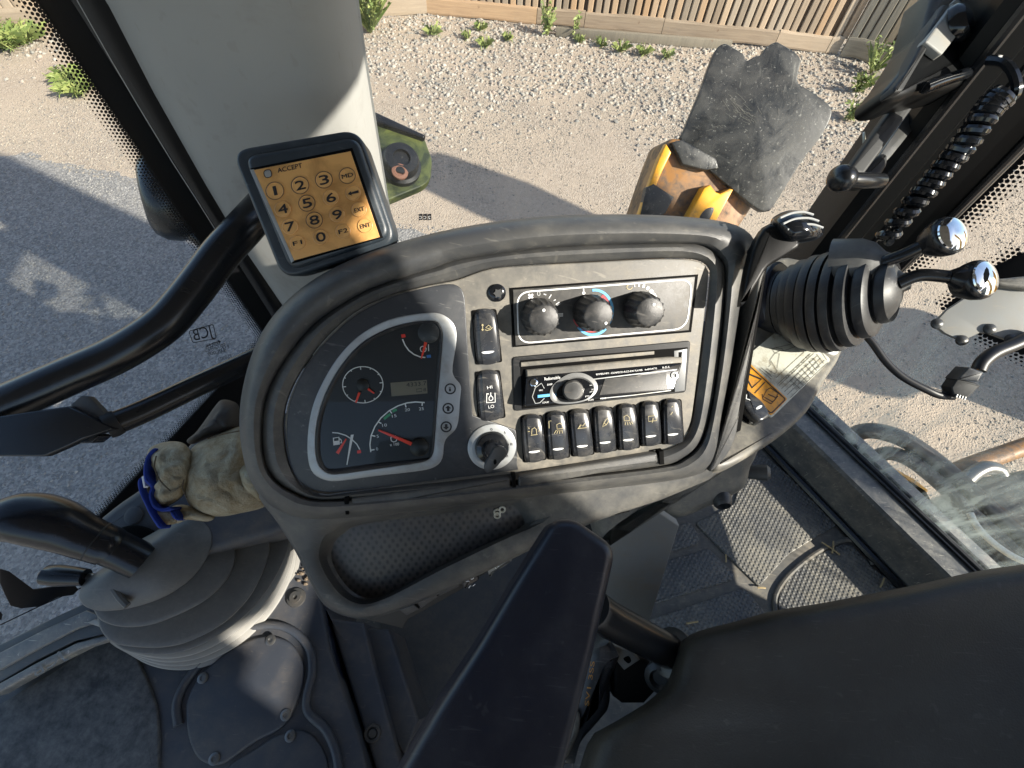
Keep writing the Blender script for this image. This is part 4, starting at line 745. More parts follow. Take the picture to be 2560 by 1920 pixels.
for c, rx in (((1218, 225), 17), ((1218, 243), 16), ((1246, 210), 15)):
    tag(tube('rubber_ring', [CON.at(p, s_ - .021) for p in l1(*(ell(c, rx, 15, n=16) + [ell(c, rx, 15, n=16)[0]]))], .0012, 'cream_print', None, 6), 'tiny pale rubber ring lying in the console storage tray', 'ring', 'pale rings in the storage tray')
for dy in (0, 1, 2):
    strokes('vent_groove', [smooth_pts(m7((1480 + 85 * dy, 325 + 30 * dy), (1750, 215 + 45 * dy), (2000, 140 + 55 * dy), (2250, 70 + 62 * dy)), 4, False)], 2.4, CON, s_ - .004, 'void', cs)
# fascia under the tray with switch and socket
FP = facing(l1((1000, 640))[0], .64, (0, -.45))
slab('lower_fascia', l1((430, 815), (690, 880), (715, 830), (1010, 665), (1120, 590), (1310, 490), (1440, 420), (1470, 300), (1100, 400), (700, 600)), FP, .0, -.06, 'black_matte', cs, .002)
for q in (l1((670, 775), (750, 745), (780, 770), (710, 805)), l1((760, 720), (860, 665), (885, 700), (790, 765)), l1((880, 650), (990, 600), (1010, 640), (895, 695))): slab('blank_cover', q, FP, .004, .0, 'dash_dark', cs, .001)
fs = slab('fascia_switch', rnd_poly(l1((1008, 590), (1095, 545), (1118, 610), (1030, 665)), 5, 3), FP, .012, .0, 'switch', cs, .003)
strokes('symbol', [l1((1045, 610), (1050, 590), (1058, 588), (1052, 608), (1062, 612), (1042, 614)), l1(*(ell((1075, 590), 11, 11, n=12) + [ell((1075, 590), 11, 11, n=12)[0]])), l1((1058, 652), (1066, 638), (1072, 640)), l1((1080, 640), (1095, 628))], 1.4, FP, .0125, 'white_print', fs)
so_ = slab('power_socket_cap', smooth_pts(l1((1168, 580), (1165, 545), (1195, 500), (1245, 470), (1280, 470), (1285, 490), (1302, 492), (1285, 515), (1240, 545), (1195, 565), (1180, 592)), 4), FP, .010, .0, 'grey_metal', cs, .003); text('socket_print', '12V', *l1((1212, 545), (1246, 512)), 9, FP, .0105, 'white_print', so_)
# pedestal under the console and its lower shell
PD = facing((1500, 1060), .70, (.0, -.25))
slab('lower_shell', smooth_pts(l2((0, 460), (130, 400), (400, 290), (560, 190), (700, 60), (800, 60), (770, 180), (740, 240), (715, 330), (640, 385), (520, 440), (380, 490), (280, 450), (120, 540), (0, 640)), 4), PD, .0, -.12, 'dash', cs, .02)
lathe('shell_bracket', PD.at(l2((585, 395))[0], .0), PD.n * .6 + D_ * .5, [(.018, -.03), (.013, .002), (.010, .006), (.008, -.004)], 'dash_dark', cs, 20)
lathe('side_knob', PD.at(l2((765, 250))[0], -.03), R_ * .8 - F_ * .3, [(.010, -.02), (.012, 0), (.012, .008), (.008, .013), (0, .014)], 'rim', cs, 24)
PE = facing((1400, 1230), .86, (.05, -.35))
slab('support_plate', l2((280, 440), (378, 505), (330, 660), (228, 992), (30, 870), (-60, 820), (-20, 600), (100, 540)), PE, .0, -.02, 'grey_metal', cs, .003)
slab('support_column', l2((60, 420), (300, 440), (200, 700), (60, 900), (-120, 900), (-160, 500)), PE, -.03, -.30, 'black_matte', cs, .01)
# right wing deck with decal
WG = Plane(pdep(k7((600, 900))[0], .66), (R_ * .10 - F_ * .85 - D_ * .42))
wg = smooth_pts(k7((240, 480), (500, 330), (830, 500), (840, 700), (845, 830), (812, 930), (770, 1000), (705, 1100), (625, 1245), (500, 1365), (350, 1470), (150, 1580), (60, 1560), (130, 1300), (190, 900)), 5)
slab('wing_deck', wg, WG, .0, -.05, 'dash', cs, .008, steps=5)
dc = slab('load_chart_decal', rnd_poly(k7((440, 770), (600, 820), (755, 945), (400, 1292), (200, 1130), (235, 940)), 7, 4), WG, .0024, .0005, 'cream_print', cs, .0003)
tri = rnd_poly(k7((215, 1060), (262, 958), (496, 1178), (400, 1278), (300, 1190)), 4, 3); slab('amber_label', tri, WG, .0030, .002, 'amber_print', dc, .0002)
oo = k7((262, 975), (484, 1180), (398, 1265), (222, 1105)); strokes('label_border', [rnd_poly(oo, 4, 3) + [rnd_poly(oo, 4, 3)[0]], k7((362, 1078), (300, 1145))], 2.2, WG, .0034, 'black_print', dc)
strokes('warning_triangle', [k7((240, 1020), (340, 1062), (285, 1112), (250, 1050), (240, 1020))], 4.0, WG, .0034, 'black_print', dc)
strokes('manual_symbol', [k7((372, 1125), (395, 1112), (440, 1145), (420, 1185), (405, 1195), (352, 1165), (372, 1125)), k7((380, 1150), (425, 1170)), k7((345, 1150), (350, 1180), (398, 1208), (440, 1160))], 1.6, WG, .0034, 'black_print', dc)
L = [m8((490, 710), (640, 840)), m8((520, 700), (660, 820)), m8((570, 735), (590, 710), (650, 760), (640, 790), (570, 735)), m8((610, 690), (640, 660), (625, 610), (690, 520), (750, 490), (800, 480)), m8((640, 610), (720, 740), (690, 780), (640, 740)), m8((700, 520), (750, 520), (720, 700)), m8((690, 515), (660, 470), (700, 450), (780, 460), (800, 490)), m8((650, 460), (870, 410), (1000, 370)), m8((800, 490), (930, 440), (1090, 380)), m8((700, 830), (1060, 500)), m8((720, 910), (1140, 520))]
for i in range(5): L.append(m8((740 + 35 * i, 925 + 38 * i), (1180 + 45 * i, 520 + 28 * i)))
for j in range(9): L.append(m8((880 + 48 * j, 850 - 46 * j), (1010 + 42 * j, 970 - 46 * j)))
strokes('chart_drawing', L, .9, WG, .0030, 'line_print', dc)
for i, rowt in enumerate((('1.74', '2.25', '3.04', '4.57', '5.33'), ('1836', '1204', '848', '702', '612'), ('2055', '1290', '1100', '1537', '917'), ('1930', '1223', '1629', '1580', '748'))):
    for j, s in enumerate(rowt):
        a = m8((850 + 38 * i + 62 * j, 838 + 48 * i - 62 * j), (892 + 38 * i + 62 * j, 798 + 48 * i - 62 * j)); text('chart_figure', s, *a, 5, WG, .0031, 'line_print', dc)
ws = slab('wing_switch', smooth_pts(m8((300, 960), (330, 950), (450, 1040), (560, 1140), (630, 1270), (600, 1330), (480, 1360), (280, 1130)), 4), WG, .016, -.005, 'switch', cs, .004)
flat('indicator_lens', m8(*ell((492, 1198), 44, 17, -.5, 18)), WG, .0166, 'white_print', ws); strokes('symbol', [m8((300, 1010), (320, 1060), (335, 1035), (330, 1090), (365, 1100), (380, 1110))], 1.6, WG, .0166, 'white_print', ws)
slab('switch_gap', m8((250, 1130), (290, 1130), (480, 1370), (400, 1400), (250, 1310)), WG, .004, -.01, 'void', cs, .0005)
slab('wing_clip', m8((365, 1340), (390, 1320), (440, 1370), (440, 1400), (385, 1390)), WG, .006, .0, 'steel', cs, .0006)
slab('peeled_label', smooth_pts(k7((715, 865), (760, 880), (800, 890), (780, 915), (735, 905), (705, 885)), 3), WG, .0028, .0005, 'white_print', cs, .0003)
# ------------------------------------------------------------------ keypad on the pillar
KPD = facing((680, 430), .455, (-.10, -.22))
kp_ = thing('keypad', tuple(KPD.at((690, 440), -.03)), 'orange numeric immobiliser keypad in a dark blue grey housing', 'keypad')
Ko = rnd_poly(l3((60, 330), (130, 232), (1450, 20), (1560, 130), (1900, 1180), (1850, 1290), (800, 1655), (560, 1570)), 22, 6)
slab('housing', rnd_poly(l3((62, 240), (1470, 0), (1900, 1265), (640, 1665)), 42, 9), KPD, -.004, -.040, 'keypad_frame', kp_, .004, steps=4)
slab('front_bezel', rnd_poly(l3((200, 300), (1450, 85), (1830, 1190), (715, 1560)), 30, 8), KPD, .002, -.01, 'keypad_frame', kp_, .005, steps=4)
slab('bezel_lip', l3((285, 440), (1400, 215), (1735, 1195), (745, 1480)), KPD, .0026, .0, 'void', kp_, .0004)
slab('edge_glass', l3((280, 455), (325, 450), (765, 1450), (735, 1470)), KPD, .0032, .001, 'silver', kp_, .0003)
tube('mount_arm', [KPD.at((690, 430), -.035), PIL.at((690, 400), .035)], .022, 'keypad_frame', kp_, 16)
pad = slab('membrane', l3((325, 458), (1380, 252), (1700, 1190), (765, 1445)), KPD, .0034, .001, 'orange_pad', kp_, .0004)
keys = [('1', (555, 685), 98, .4), ('2', (830, 625), 96, 1), ('3', (1090, 565), 93, 1), ('MD', (1345, 520), 88, 0), ('4', (640, 885), 92, 1), ('5', (905, 820), 90, 1), ('6', (1165, 760), 88, 1), ('', (1410, 708), 86, 0), ('7', (720, 1075), 90, 1), ('8', (985, 1005), 90, 1), ('9', (1235, 945), 86, 1), ('EXT', (1475, 890), 84, 0), ('F1', (800, 1255), 86, 0), ('0', (1055, 1190), 86, 1), ('F2', (1300, 1125), 84, 0), ('ENT', (1540, 1065), 84, 0)]
tilt = math.radians(-13.5); ct, st = math.cos(tilt), math.sin(tilt)
for s, c, r, big in keys:
    Q = [Vector(p) for p in l3(*ell(c, r, r * .98, n=32))]; cv = cen(Q)
    k = loft('key', [(Q, .0030), (mixp(Q, [cv] * 32, .03), .0044), (mixp(Q, [cv] * 32, .10), .0047), (mixp(Q, [cv] * 32, .16), .0042), (mixp(Q, [cv] * 32, .22), .0043)], KPD, 'orange_key', pad)
    if s in ('1', '2', '3', '8', 'MD', '5'): strokes('key_wear', [Q + [Q[0]]], 1.6, KPD, .0050, 'stitch', k)
    if s == '':
        T = lambda x, y: (c[0] + x * ct - y * st, c[1] + x * st + y * ct)
        flat('arrow', l3(T(-62, 0), T(-18, -26), T(-22, -9), T(60, -16), T(60, 14), T(-22, 9), T(-18, 26)), KPD, .0049, 'black_print', k); continue
    w = (17 if s == '1' else 52) if big else {'MD': 62, 'F1': 50, 'F2': 52, 'EXT': 54, 'ENT': 56}[s]; hh = 98 if big else 46
    a = (c[0] - w * ct - hh / 2 * -st * -1 * 0, c[1] - w * st + hh / 2); b_ = (c[0] + w * ct, c[1] + w * st + hh / 2)
    a = (c[0] - w * ct + hh / 2 * -st * 1.0, c[1] - w * st + hh / 2 * ct); b_ = (c[0] + w * ct + hh / 2 * -st * 1.0, c[1] + w * st + hh / 2 * ct)
    for dx, dy in (((0, 0), (3.2, .8), (0, -3.2), (3.2, -2.4)) if big else ((0, 0), (2.5, -1.5))):
        text('key_mark', s, *l3((a[0] + dx, a[1] + dy), (b_[0] + dx, b_[1] + dy)), hh * .229 * .864, KPD, .0049 + dx * .00003 + dy * .00002, 'black_print', k)
text('accept_print', 'ACCEPT', *l3((588, 490), (855, 432)), 10, KPD, .0039, 'black_print', pad); text('accept_print', 'ACCEPT', *l3((590, 488), (857, 430)), 10, KPD, .00395, 'black_print', pad)
slab('status_lamp', rnd_poly(l3((428, 470), (505, 450), (525, 530), (452, 545)), 8, 4), KPD, .0040, .003, 'grey_metal', pad, .0005)
ao = rnd_poly(l3((426, 468), (507, 446), (527, 532), (450, 548)), 8, 4); strokes('lamp_outline', [ao + [ao[0]]], 1.6, KPD, .0042, 'black_print', pad)
# ------------------------------------------------------------------ grab rail and brace at the left
gr = thing('grab_rail', tuple(pdep((560, 620), .56)), 'thick bent black tube rail crossing the left door window', 'rail')
gp = [((-900, 1290), .46), ((-450, 1085), .48), ((-190, 965), .50), ((-60, 905), .51), ((60, 852), .52), ((150, 812), .53), ((240, 772), .54), ((310, 732), .545), ((360, 695), .55), ((400, 650), .555), ((435, 605), .56), ((480, 545), .565), ((530, 490), .575), ((570, 445), .60)]
P3 = smooth_pts([pdep(p, t) for p, t in gp], 4, False); tube('rail_tube', P3, .0208, 'black_paint', gr, 24)
bp = facing((110, 930), .50, (-.1, .1)); slab('bracket_plate', k4((-420, 1330), (-420, 1230), (0, 1080), (420, 1020), (690, 1160), (500, 1225), (430, 1260), (270, 1330)), bp, .004, -.006, 'black_paint', gr, .002)
slab('bracket_cheek', k4((430, 1015), (500, 955), (545, 960), (640, 1060), (662, 1140)), bp, -.004, -.012, 'dark_metal', gr, .001)
slab('bracket_foot', k4((480, 1240), (590, 1190), (610, 1205), (560, 1245), (500, 1250)), bp, -.002, -.02, 'black_paint', gr, .001)
tube('brace_tube', smooth_pts([pdep(k4((672, 1140))[0], .52), pdep(k4((900, 1045))[0], .54), pdep(k4((1200, 900))[0], .565), pdep(k4((1480, 770))[0], .59), pdep(k4((1600, 715))[0], .6)], 3, False), .0128, 'black_paint', gr, 18)
lathe('brace_collar', pdep(k4((690, 1132))[0], .519), (pdep(k4((900, 1045))[0], .54) - pdep(k4((672, 1140))[0], .52)), [(.0135, -.006), (.0145, 0), (.0135, .006)], 'black_matte', gr, 18)
# outside lamp or mirror mount behind the pillar
om = thing('lamp_housing', tuple(pdep((340, 420), .80)), 'round black lamp housing outside the left window', 'lamp')
lathe('lamp_body', pdep((372, 425), .84), -F_ * .4 - R_ * .75 + D_ * .15, [(.055, -.06), (.070, -.03), (.075, .0), (.072, .02), (.062, .035), (.05, .04), (.048, .03), (0, .03)], 'black_paint', om, 36)
tube('lamp_arm', [pdep((385, 470), .85), pdep((450, 520), .86), pdep((520, 560), .87)], .02, 'black_paint', om, 12)
# algae covered hinge plate outside the side window
HP = facing((870, 360), .80, (-.35, .15))
hg = thing('hinge_plate', tuple(HP.at((860, 350), -.01)), 'green algae stained hinge plate with round rubber stop outside the window', 'hinge')
ho = rnd_poly(k2((250, 660), (330, 690), (640, 840), (690, 980), (680, 1100), (640, 1140), (410, 1235), (250, 1200)), 9, 4)
slab('plate', ho, HP, .0, -.018, 'algae', hg, .003); slab('plate_edge', rnd_poly(k2((250, 640), (320, 675), (655, 830), (640, 850), (310, 735), (250, 740)), 4, 3), HP, .010, -.02, 'black_paint', hg, .003)
rs = lathe('rubber_stop', HP.at(k2((490, 1030))[0], .0), HP.n, [(.034, 0), (.034, .010), (.029, .013), (.029, .024), (.026, .029), (.014, .030), (.013, .025)], 'rubber', hg, 40)
lathe('bolt_head', HP.at(k2((490, 1060))[0], .025), HP.n, [(.013, 0), (.013, .004), (.008, .005), (.005, .002)], 'copper_rust', rs, 20)
# maker's mark on the window glass
for i, s in enumerate(('C', 'C', '2')):
    q = k2((608 + 27 * i, 1352), (630 + 27 * i, 1350)); slab('glass_mark_tile', k2((606 + 27 * i, 1318), (630 + 27 * i, 1315), (630 + 27 * i, 1352), (606 + 27 * i, 1354)), WALL, .0, -.001, 'black_print', cw, .0001); text('glass_mark', s, *k2((610 + 27 * i, 1346), (626 + 27 * i, 1345)), 6.5, WALL, .001, 'white_print', cw, True)
# ------------------------------------------------------------------ stabiliser leg outside
SP = facing((1600, 270), 1.42, (.12, -.28))
sb = thing('stabiliser_leg', (SP.at((1500, 480)).x, SP.at((1500, 480)).y, 0), 'raised yellow stabiliser leg with scuffed black foot plate', 'stabiliser')
po = smooth_pts(l5((770, 95), (840, 128), (925, 182), (948, 235), (1010, 208), (1080, 182), (1112, 128), (1190, 82), (1245, 100), (1368, 178), (1402, 245), (1385, 320), (1375, 400), (1400, 440), (1480, 485), (1615, 585), (1660, 650), (1640, 740), (1560, 880), (1400, 1090), (1180, 1440), (1120, 1487), (1060, 1480), (940, 1395), (800, 1280), (600, 1110), (410, 900), (430, 815), (560, 500), (640, 280), (700, 140)), 4)
slab('foot_plate', po, SP, .0, -.03, 'plate_black', sb, .004)
for c, a, L_, n_ in (((850, 590), .75, 130, 14), ((900, 690), .45, 110, 12), ((1000, 680), .9, 90, 5), ((660, 820), -.35, 70, 6), ((1220, 540), 1.5, 60, 3), ((1190, 940), -.2, 50, 4)):
    LN_ = []
    for i in range(n_):
        x, y = c[0] + random.gauss(0, 45), c[1] + random.gauss(0, 55); aa = a + random.gauss(0, .16); l_ = L_ * random.uniform(.25, 1); m_ = aa + random.gauss(0, .15)
        LN_.append(l5((x, y), (x + l_ * .5 * math.cos(aa), y + l_ * .5 * math.sin(aa)), (x + l_ * .5 * (math.cos(aa) + math.cos(m_)), y + l_ * .5 * (math.sin(aa) + math.sin(m_)))))
    strokes('scratch_mark', LN_, .7, SP, .0012, 'line_print', sb)
LG = facing((1450, 430), 1.50, (.0, -.35))
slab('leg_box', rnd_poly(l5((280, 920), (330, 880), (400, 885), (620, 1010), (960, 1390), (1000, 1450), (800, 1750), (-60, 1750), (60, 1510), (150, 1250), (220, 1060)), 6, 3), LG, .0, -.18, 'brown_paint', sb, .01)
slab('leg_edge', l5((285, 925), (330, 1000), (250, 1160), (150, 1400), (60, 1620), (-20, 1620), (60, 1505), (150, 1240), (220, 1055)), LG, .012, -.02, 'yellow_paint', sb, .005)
slab('leg_panel', l5((120, 1290), (180, 1260), (350, 1370), (280, 1500), (200, 1560), (60, 1560)), LG, .014, -.02, 'plate_black', sb, .003)
slab('leg_wedge', l5((330, 920), (420, 890), (700, 1050), (720, 1130), (620, 1150), (420, 1100)), LG, .022, -.02, 'plate_black', sb, .004)
br_ = slab('yellow_bracket', l5((600, 1292), (650, 1268), (700, 1330), (735, 1342), (815, 1300), (842, 1308), (680, 1600), (430, 1600)), LG, .045, .0, 'yellow_paint', sb, .004)
slab('bracket_hole', smooth_pts(l5((560, 1545), (600, 1480), (650, 1455), (680, 1470), (640, 1560), (600, 1600)), 4), LG, .046, .044, 'plate_black', br_, .0005)
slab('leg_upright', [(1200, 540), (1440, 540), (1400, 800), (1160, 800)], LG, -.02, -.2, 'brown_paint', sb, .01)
# ------------------------------------------------------------------ throttle lever
TH = facing((1700, 510), .47, (.1, -.1))
tl_ = thing('throttle_lever', tuple(CON.at((1615, 640), .0)), 'black hand throttle lever with ribbed grip rising from the console slot', 'lever')
slab('lever_arm', smooth_pts(k7((228, 600), (290, 300), (400, 140), (575, 250), (490, 330), (385, 395), (330, 480), (245, 610)), 3), facing((1650, 570), .475, (.1, -.1)), .004, -.010, 'post_black', tl_, .004)
slab('lever_neck', rnd_poly(k7((300, 290), (400, 130), (560, 240), (470, 340), (370, 392)), 4, 3), TH, .0, -.022, 'black_matte', tl_, .004)
gp_ = smooth_pts(k7((395, 140), (420, 95), (500, 62), (590, 65), (650, 90), (690, 130), (712, 175), (695, 215), (650, 240), (560, 258), (490, 262), (440, 220)), 5); pillow('grip', gp_, TH, -.016, .032, 'gloss_black', tl_, 0, 1, 12, .42)
for q in (((452, 105), (520, 78), (590, 72), (648, 88)), ((470, 140), (540, 112), (620, 108), (680, 126)), ((495, 175), (560, 150), (640, 145), (705, 165))):
    tube('grip_rib', [TH.at(p, .0130) for p in smooth_pts(k7(*q), 4, False)], .0011, 'grey_print', tl_, 8)
# ------------------------------------------------------------------ right control gaiter with two levers
bx = thing('control_gaiter', tuple(WG.at(k7((400, 640))[0])), 'black ribbed rubber gaiter on the console wing with two lever stems', 'gaiter')
A = pdep(k7((300, 590))[0], .70); B = pdep(k7((1130, 530))[0], .572); ax = (B - A); LL = ax.length; ax.normalize()
bxm = R_ * 0 + D_
prof = []; n_st = 7; hs = [.25, .32, .39, .47, .55, .63, .72, .82, .93]; rr_ = [.046, .054, .060, .064, .065, .064, .060, .052, .038]
prof = [(.046, -.03), (.045, .24 * LL)]
for i, (h, r) in enumerate(zip(hs, rr_)):
    prof += [(r * .86, h * LL - .004), (r * .99, h * LL), (r, h * LL + .004), (r * .985, h * LL + .010), (r * .92, (hs[i + 1] if i < 8 else 1.0) * LL - .006)]
prof += [(.028, 1.0 * LL), (.018, 1.03 * LL), (.008, 1.045 * LL), (0, 1.05 * LL)]
lathe('bellows', A, ax, prof, 'rubber', bx, 48, xax=tuple(D_), bend=lambda h: (D_ * .012 + ax * .0) * math.sin(math.pi * max(0, min(1, h / LL))))
lathe('gaiter_collar', A, ax, [(.052, -.02), (.050, .20 * LL), (.047, .22 * LL)], 'armrest', bx, 40)
def lever(pts, depths, rads, knob, kd, krx, label, nrm):
    root = thing('control_lever', tuple(pdep(pts[0], depths[0])), label, 'lever')
    tube('stem', smooth_pts([pdep(p, d) for p, d in zip(pts, depths)], 4, False), rads, 'black_paint', root, 14)
    c = pdep(knob, kd); n_ = Vector(nrm).normalized(); bk = (c - pdep(pts[-1], depths[-1])); 
    tube('knob_neck', [pdep(pts[-1], depths[-1]), pdep(pts[-1], depths[-1]) + bk * .35, pdep(pts[-1], depths[-1]) + bk * .62, c - n_ * .012], [rads * 1.05, krx * .62, krx * .86, krx * .7], 'black_paint', root, 20)
    lathe('knob_body', c, n_, [(krx * .72, -.022), (krx * .98, -.010), (krx * 1.04, -.002), (krx * 1.0, .003), (krx * .9, .005)], 'black_paint', root, 36)
    kk = lathe('chrome_badge', c, n_, [(krx * .93, .003), (krx * .86, .0065), (krx * .6, .0095), (krx * .3, .0110), (0, .0114)], 'chrome', root, 36)
    return root
for c in ((1060, 365), (1160, 490)):
    cc_ = pdep(k7(c)[0], .568); lathe('stem_boot', cc_ - ax * .02, ax + R_ * .2, [(.034, -.03), (.030, 0), (.024, .012), (.012, .022), (.008, .03)], 'boot_rubber', bx, 28)
lever(k7((1060, 368), (1180, 325), (1300, 268)), [.563, .550, .538], .0072, k7((1445, 212))[0], .52, .0205, 'chrome tipped black control lever leaning over the ribbed gaiter near the coiled cable', -F_ + R_ * .12 - D_ * .1)
lever(k7((1150, 495), (1280, 445), (1450, 455)), [.563, .553, .543], .0072, k7((1635, 472))[0], .535, .0215, 'chrome tipped black control lever bent towards the lamp bracket', -F_ + R_ * .25 - D_ * .05)
# ------------------------------------------------------------------ coiled cable and window latch on the corner post
ca = thing('coiled_cable', tuple(pdep(k3((1340, 1500))[0], .66)), 'black coiled electrical cable hanging along the corner post', 'cable')
ctr = [(pdep(p, t)) for p, t in zip(k3((2080, 590), (2020, 640), (1960, 720), (1870, 850), (1790, 950), (1700, 1050), (1620, 1150), (1530, 1250), (1440, 1360), (1350, 1480)), (.50, .505, .51, .52, .53, .54, .55, .56, .575, .59))]
cl_ = smooth_pts(ctr, 34, False); nn = len(cl_); pts = []; turns = 18
for i, p in enumerate(cl_):
    t = (cl_[min(i + 1, nn - 1)] - cl_[max(i - 1, 0)]).normalized(); n_ = t.cross(F_).normalized(); b_ = t.cross(n_); f = i / (nn - 1)
    f2 = f ** .85; a = turns * 2 * math.pi * f2; r = .0098 - .0018 * f; pts.append(p + (n_ * math.cos(a) + b_ * math.sin(a)) * r)
pp = [pdep(p, t) for p, t in zip(k3((1990, 370), (2080, 380), (2140, 440), (2168, 530), (2150, 590), (2110, 600)), (.51, .50, .495, .495, .5, .502))]
tube('coil', smooth_pts(pp, 5, False)[:-1] + pts, .0050, 'gloss_black', ca, 8)
WL = facing(k3((1700, 350))[0], .53, (-.25, .1))
wl = thing('window_latch', tuple(WL.at(k3((1700, 400))[0], -.03)), 'black window latch housing with grey plate and long arm on the corner post', 'window latch')
slab('housing', rnd_poly(k3((1700, -120), (2060, -120), (2140, 80), (2230, 140), (2260, 250), (2010, 440), (1850, 505), (1690, 540), (1580, 555), (1500, 592), (1430, 602), (1385, 585), (1388, 530), (1480, 420), (1620, 190)), 8, 4), WL, .0, -.04, 'post_black', wl, .010, steps=5)
slab('inner_channel', rnd_poly(k3((1720, 20), (1780, 40), (1610, 320), (1470, 560), (1420, 565), (1420, 530), (1500, 430)), 4, 3), WL, .006, -.01, 'black_matte', wl, .003)
slab('latch_plate', rnd_poly(k3((1780, 15), (1872, 130), (1712, 335), (1605, 252)), 4, 3), WL, .010, .001, 'grey_metal', wl, .002)
tube('plate_rib', [WL.at(p, .006) for p in k3((1775, 10), (1830, 75), (1872, 132))], .004, 'grey_metal', wl, 8)
lathe('latch_bolt', WL.at(k3((1770, 165))[0], .004), WL.n + R_ * .5, [(.020, 0), (.020, .008), (.016, .014), (.006, .017), (0, .0175)], 'gloss_black', wl, 28)
tube('latch_tube', [WL.at(k3((2040, 190))[0], .0), WL.at(k3((2260, 225))[0], .0)], .016, 'gloss_black', wl, 20)
tube('housing_ridge', [WL.at(p, .002) for p in smooth_pts(k3((2050, 200), (2040, 320), (1900, 430), (1700, 500), (1600, 540)), 4, False)], .006, 'gloss_black', wl, 10)
slab('latch_arm', k3((1640, 330), (1720, 400), (1620, 545), (1230, 1075), (1150, 1050), (1140, 1030)), facing(k3((1400, 700))[0], .56, (-.1, .1)), .0, -.012, 'black_matte', wl, .004)
slab('polished_strip', k3((1600, 545), (1745, 535), (1560, 760), (1400, 960), (1320, 1040), (1290, 1000)), facing(k3((1500, 780))[0], .60, (-.2, .1)), .0, -.01, 'steel', wl, .002)
HN = pdep(k3((1230, 1110))[0], .545)
tube('latch_handle', [pdep(k3((1330, 1110))[0], .565), HN, pdep(k3((1140, 1105))[0], .54)], [.0085, .009, .008], 'black_paint', wl, 16)
kx_ = (pdep(k3((1060, 1085))[0], .535) - pdep(k3((1330, 1110))[0], .565)).normalized(); lathe('handle_knob', pdep(k3((1130, 1100))[0], .54), kx_, [(.009, -.003), (.0135, .003), (.0148, .010), (.0135, .017), (.009, .021), (0, .022)], 'black_paint', wl, 24)
slab('latch_catch', smooth_pts(k3((1200, 1080), (1260, 1000), (1350, 935), (1385, 960), (1370, 1030), (1300, 1110), (1220, 1120)), 4), facing(k3((1300, 1030))[0], .575, (-.1, .1)), .0, -.02, 'black_matte', wl, .006)
lathe('round_sticker', pdep(k3((1230, 875))[0], .585), -F_ + R_ * 1.2, [(.012, -.001), (.012, .001)], 'cream_print', wl, 24)
# ------------------------------------------------------------------ lamp bracket plate, cable and connector, right
LB = facing(k7((1650, 690))[0], .66, (.25, .0))
lb = thing('lamp_bracket', tuple(LB.at(k7((1650, 690))[0], -.01)), 'grey metal lamp bracket plate with rivets by the rear window', 'bracket')
slab('plate', k7((1360, 735), (1440, 650), (1560, 572), (1740, 510), (2050, 430), (2050, 880), (1830, 840), (1690, 790), (1640, 785), (1530, 835), (1430, 790)), LB, .0, -.006, 'grey_metal', lb, .001)
slab('edge_clamp', smooth_pts(k7((1730, 470), (1800, 460), (1990, 450), (1990, 530), (1850, 520), (1750, 505)), 3), LB, .012, -.004, 'dash', lb, .004)
for c in ((1378, 733), (1690, 765), (1525, 832), (1815, 828)): lathe('rivet', LB.at(k7(c)[0], .0), LB.n, [(.0075, 0), (.007, .003), (.004, .005), (0, .0055)], 'dark_metal', lb, 16)
cb = thing('wiring_lead', tuple(pdep(k7((960, 800))[0], .66)), 'black wiring lead drooping to a plug connector by the rear window', 'cable')
q = [pdep(p, t) for p, t in zip(k7((930, 770), (1000, 850), (1080, 960), (1180, 1050), (1320, 1125), (1400, 1158), (1480, 1165)), (.66, .655, .65, .645, .64, .64, .64))]; tube('lead', smooth_pts(q, 5, False), .0048, 'wire', cb, 10)
for dy in (-8, 2, 10): tube('thin_wire', smooth_pts([pdep(p, .638) for p in k7((1330, 1125 + dy), (1420, 1150 + dy * 1.6), (1500, 1155 + dy))], 4, False), .0014, 'wire', cb, 6)
CB = facing(k7((1560, 1080))[0], .632, (.2, -.1))
slab('plug', rnd_poly(k7((1465, 1112), (1500, 1060), (1600, 1080), (1640, 1100), (1560, 1178), (1480, 1160)), 3, 3), CB, .008, -.012, 'black_matte', cb, .002); slab('plug_sleeve', rnd_poly(k7((1500, 1065), (1570, 990), (1660, 1020), (1625, 1078)), 3, 3), CB, .012, -.012, 'dash_dark', cb, .002)
for i in range(4): tube('terminal', [CB.at(k7((1500 + 16 * i, 1150 + 5 * i))[0], .009), CB.at(k7((1493 + 16 * i, 1168 + 5 * i))[0], .009)], .0013, 'steel', cb, 6)
tube('lead_tail', [pdep(p, .64) for p in smooth_pts(k7((1625, 1010), (1650, 960), (1720, 905), (1830, 860), (1960, 800)), 4, False)], .0085, 'wire', cb, 12); tube('thin_wire', [pdep(p, .637) for p in k7((1620, 1005), (1650, 975), (1648, 1000))], .0013, 'copper', cb, 6)
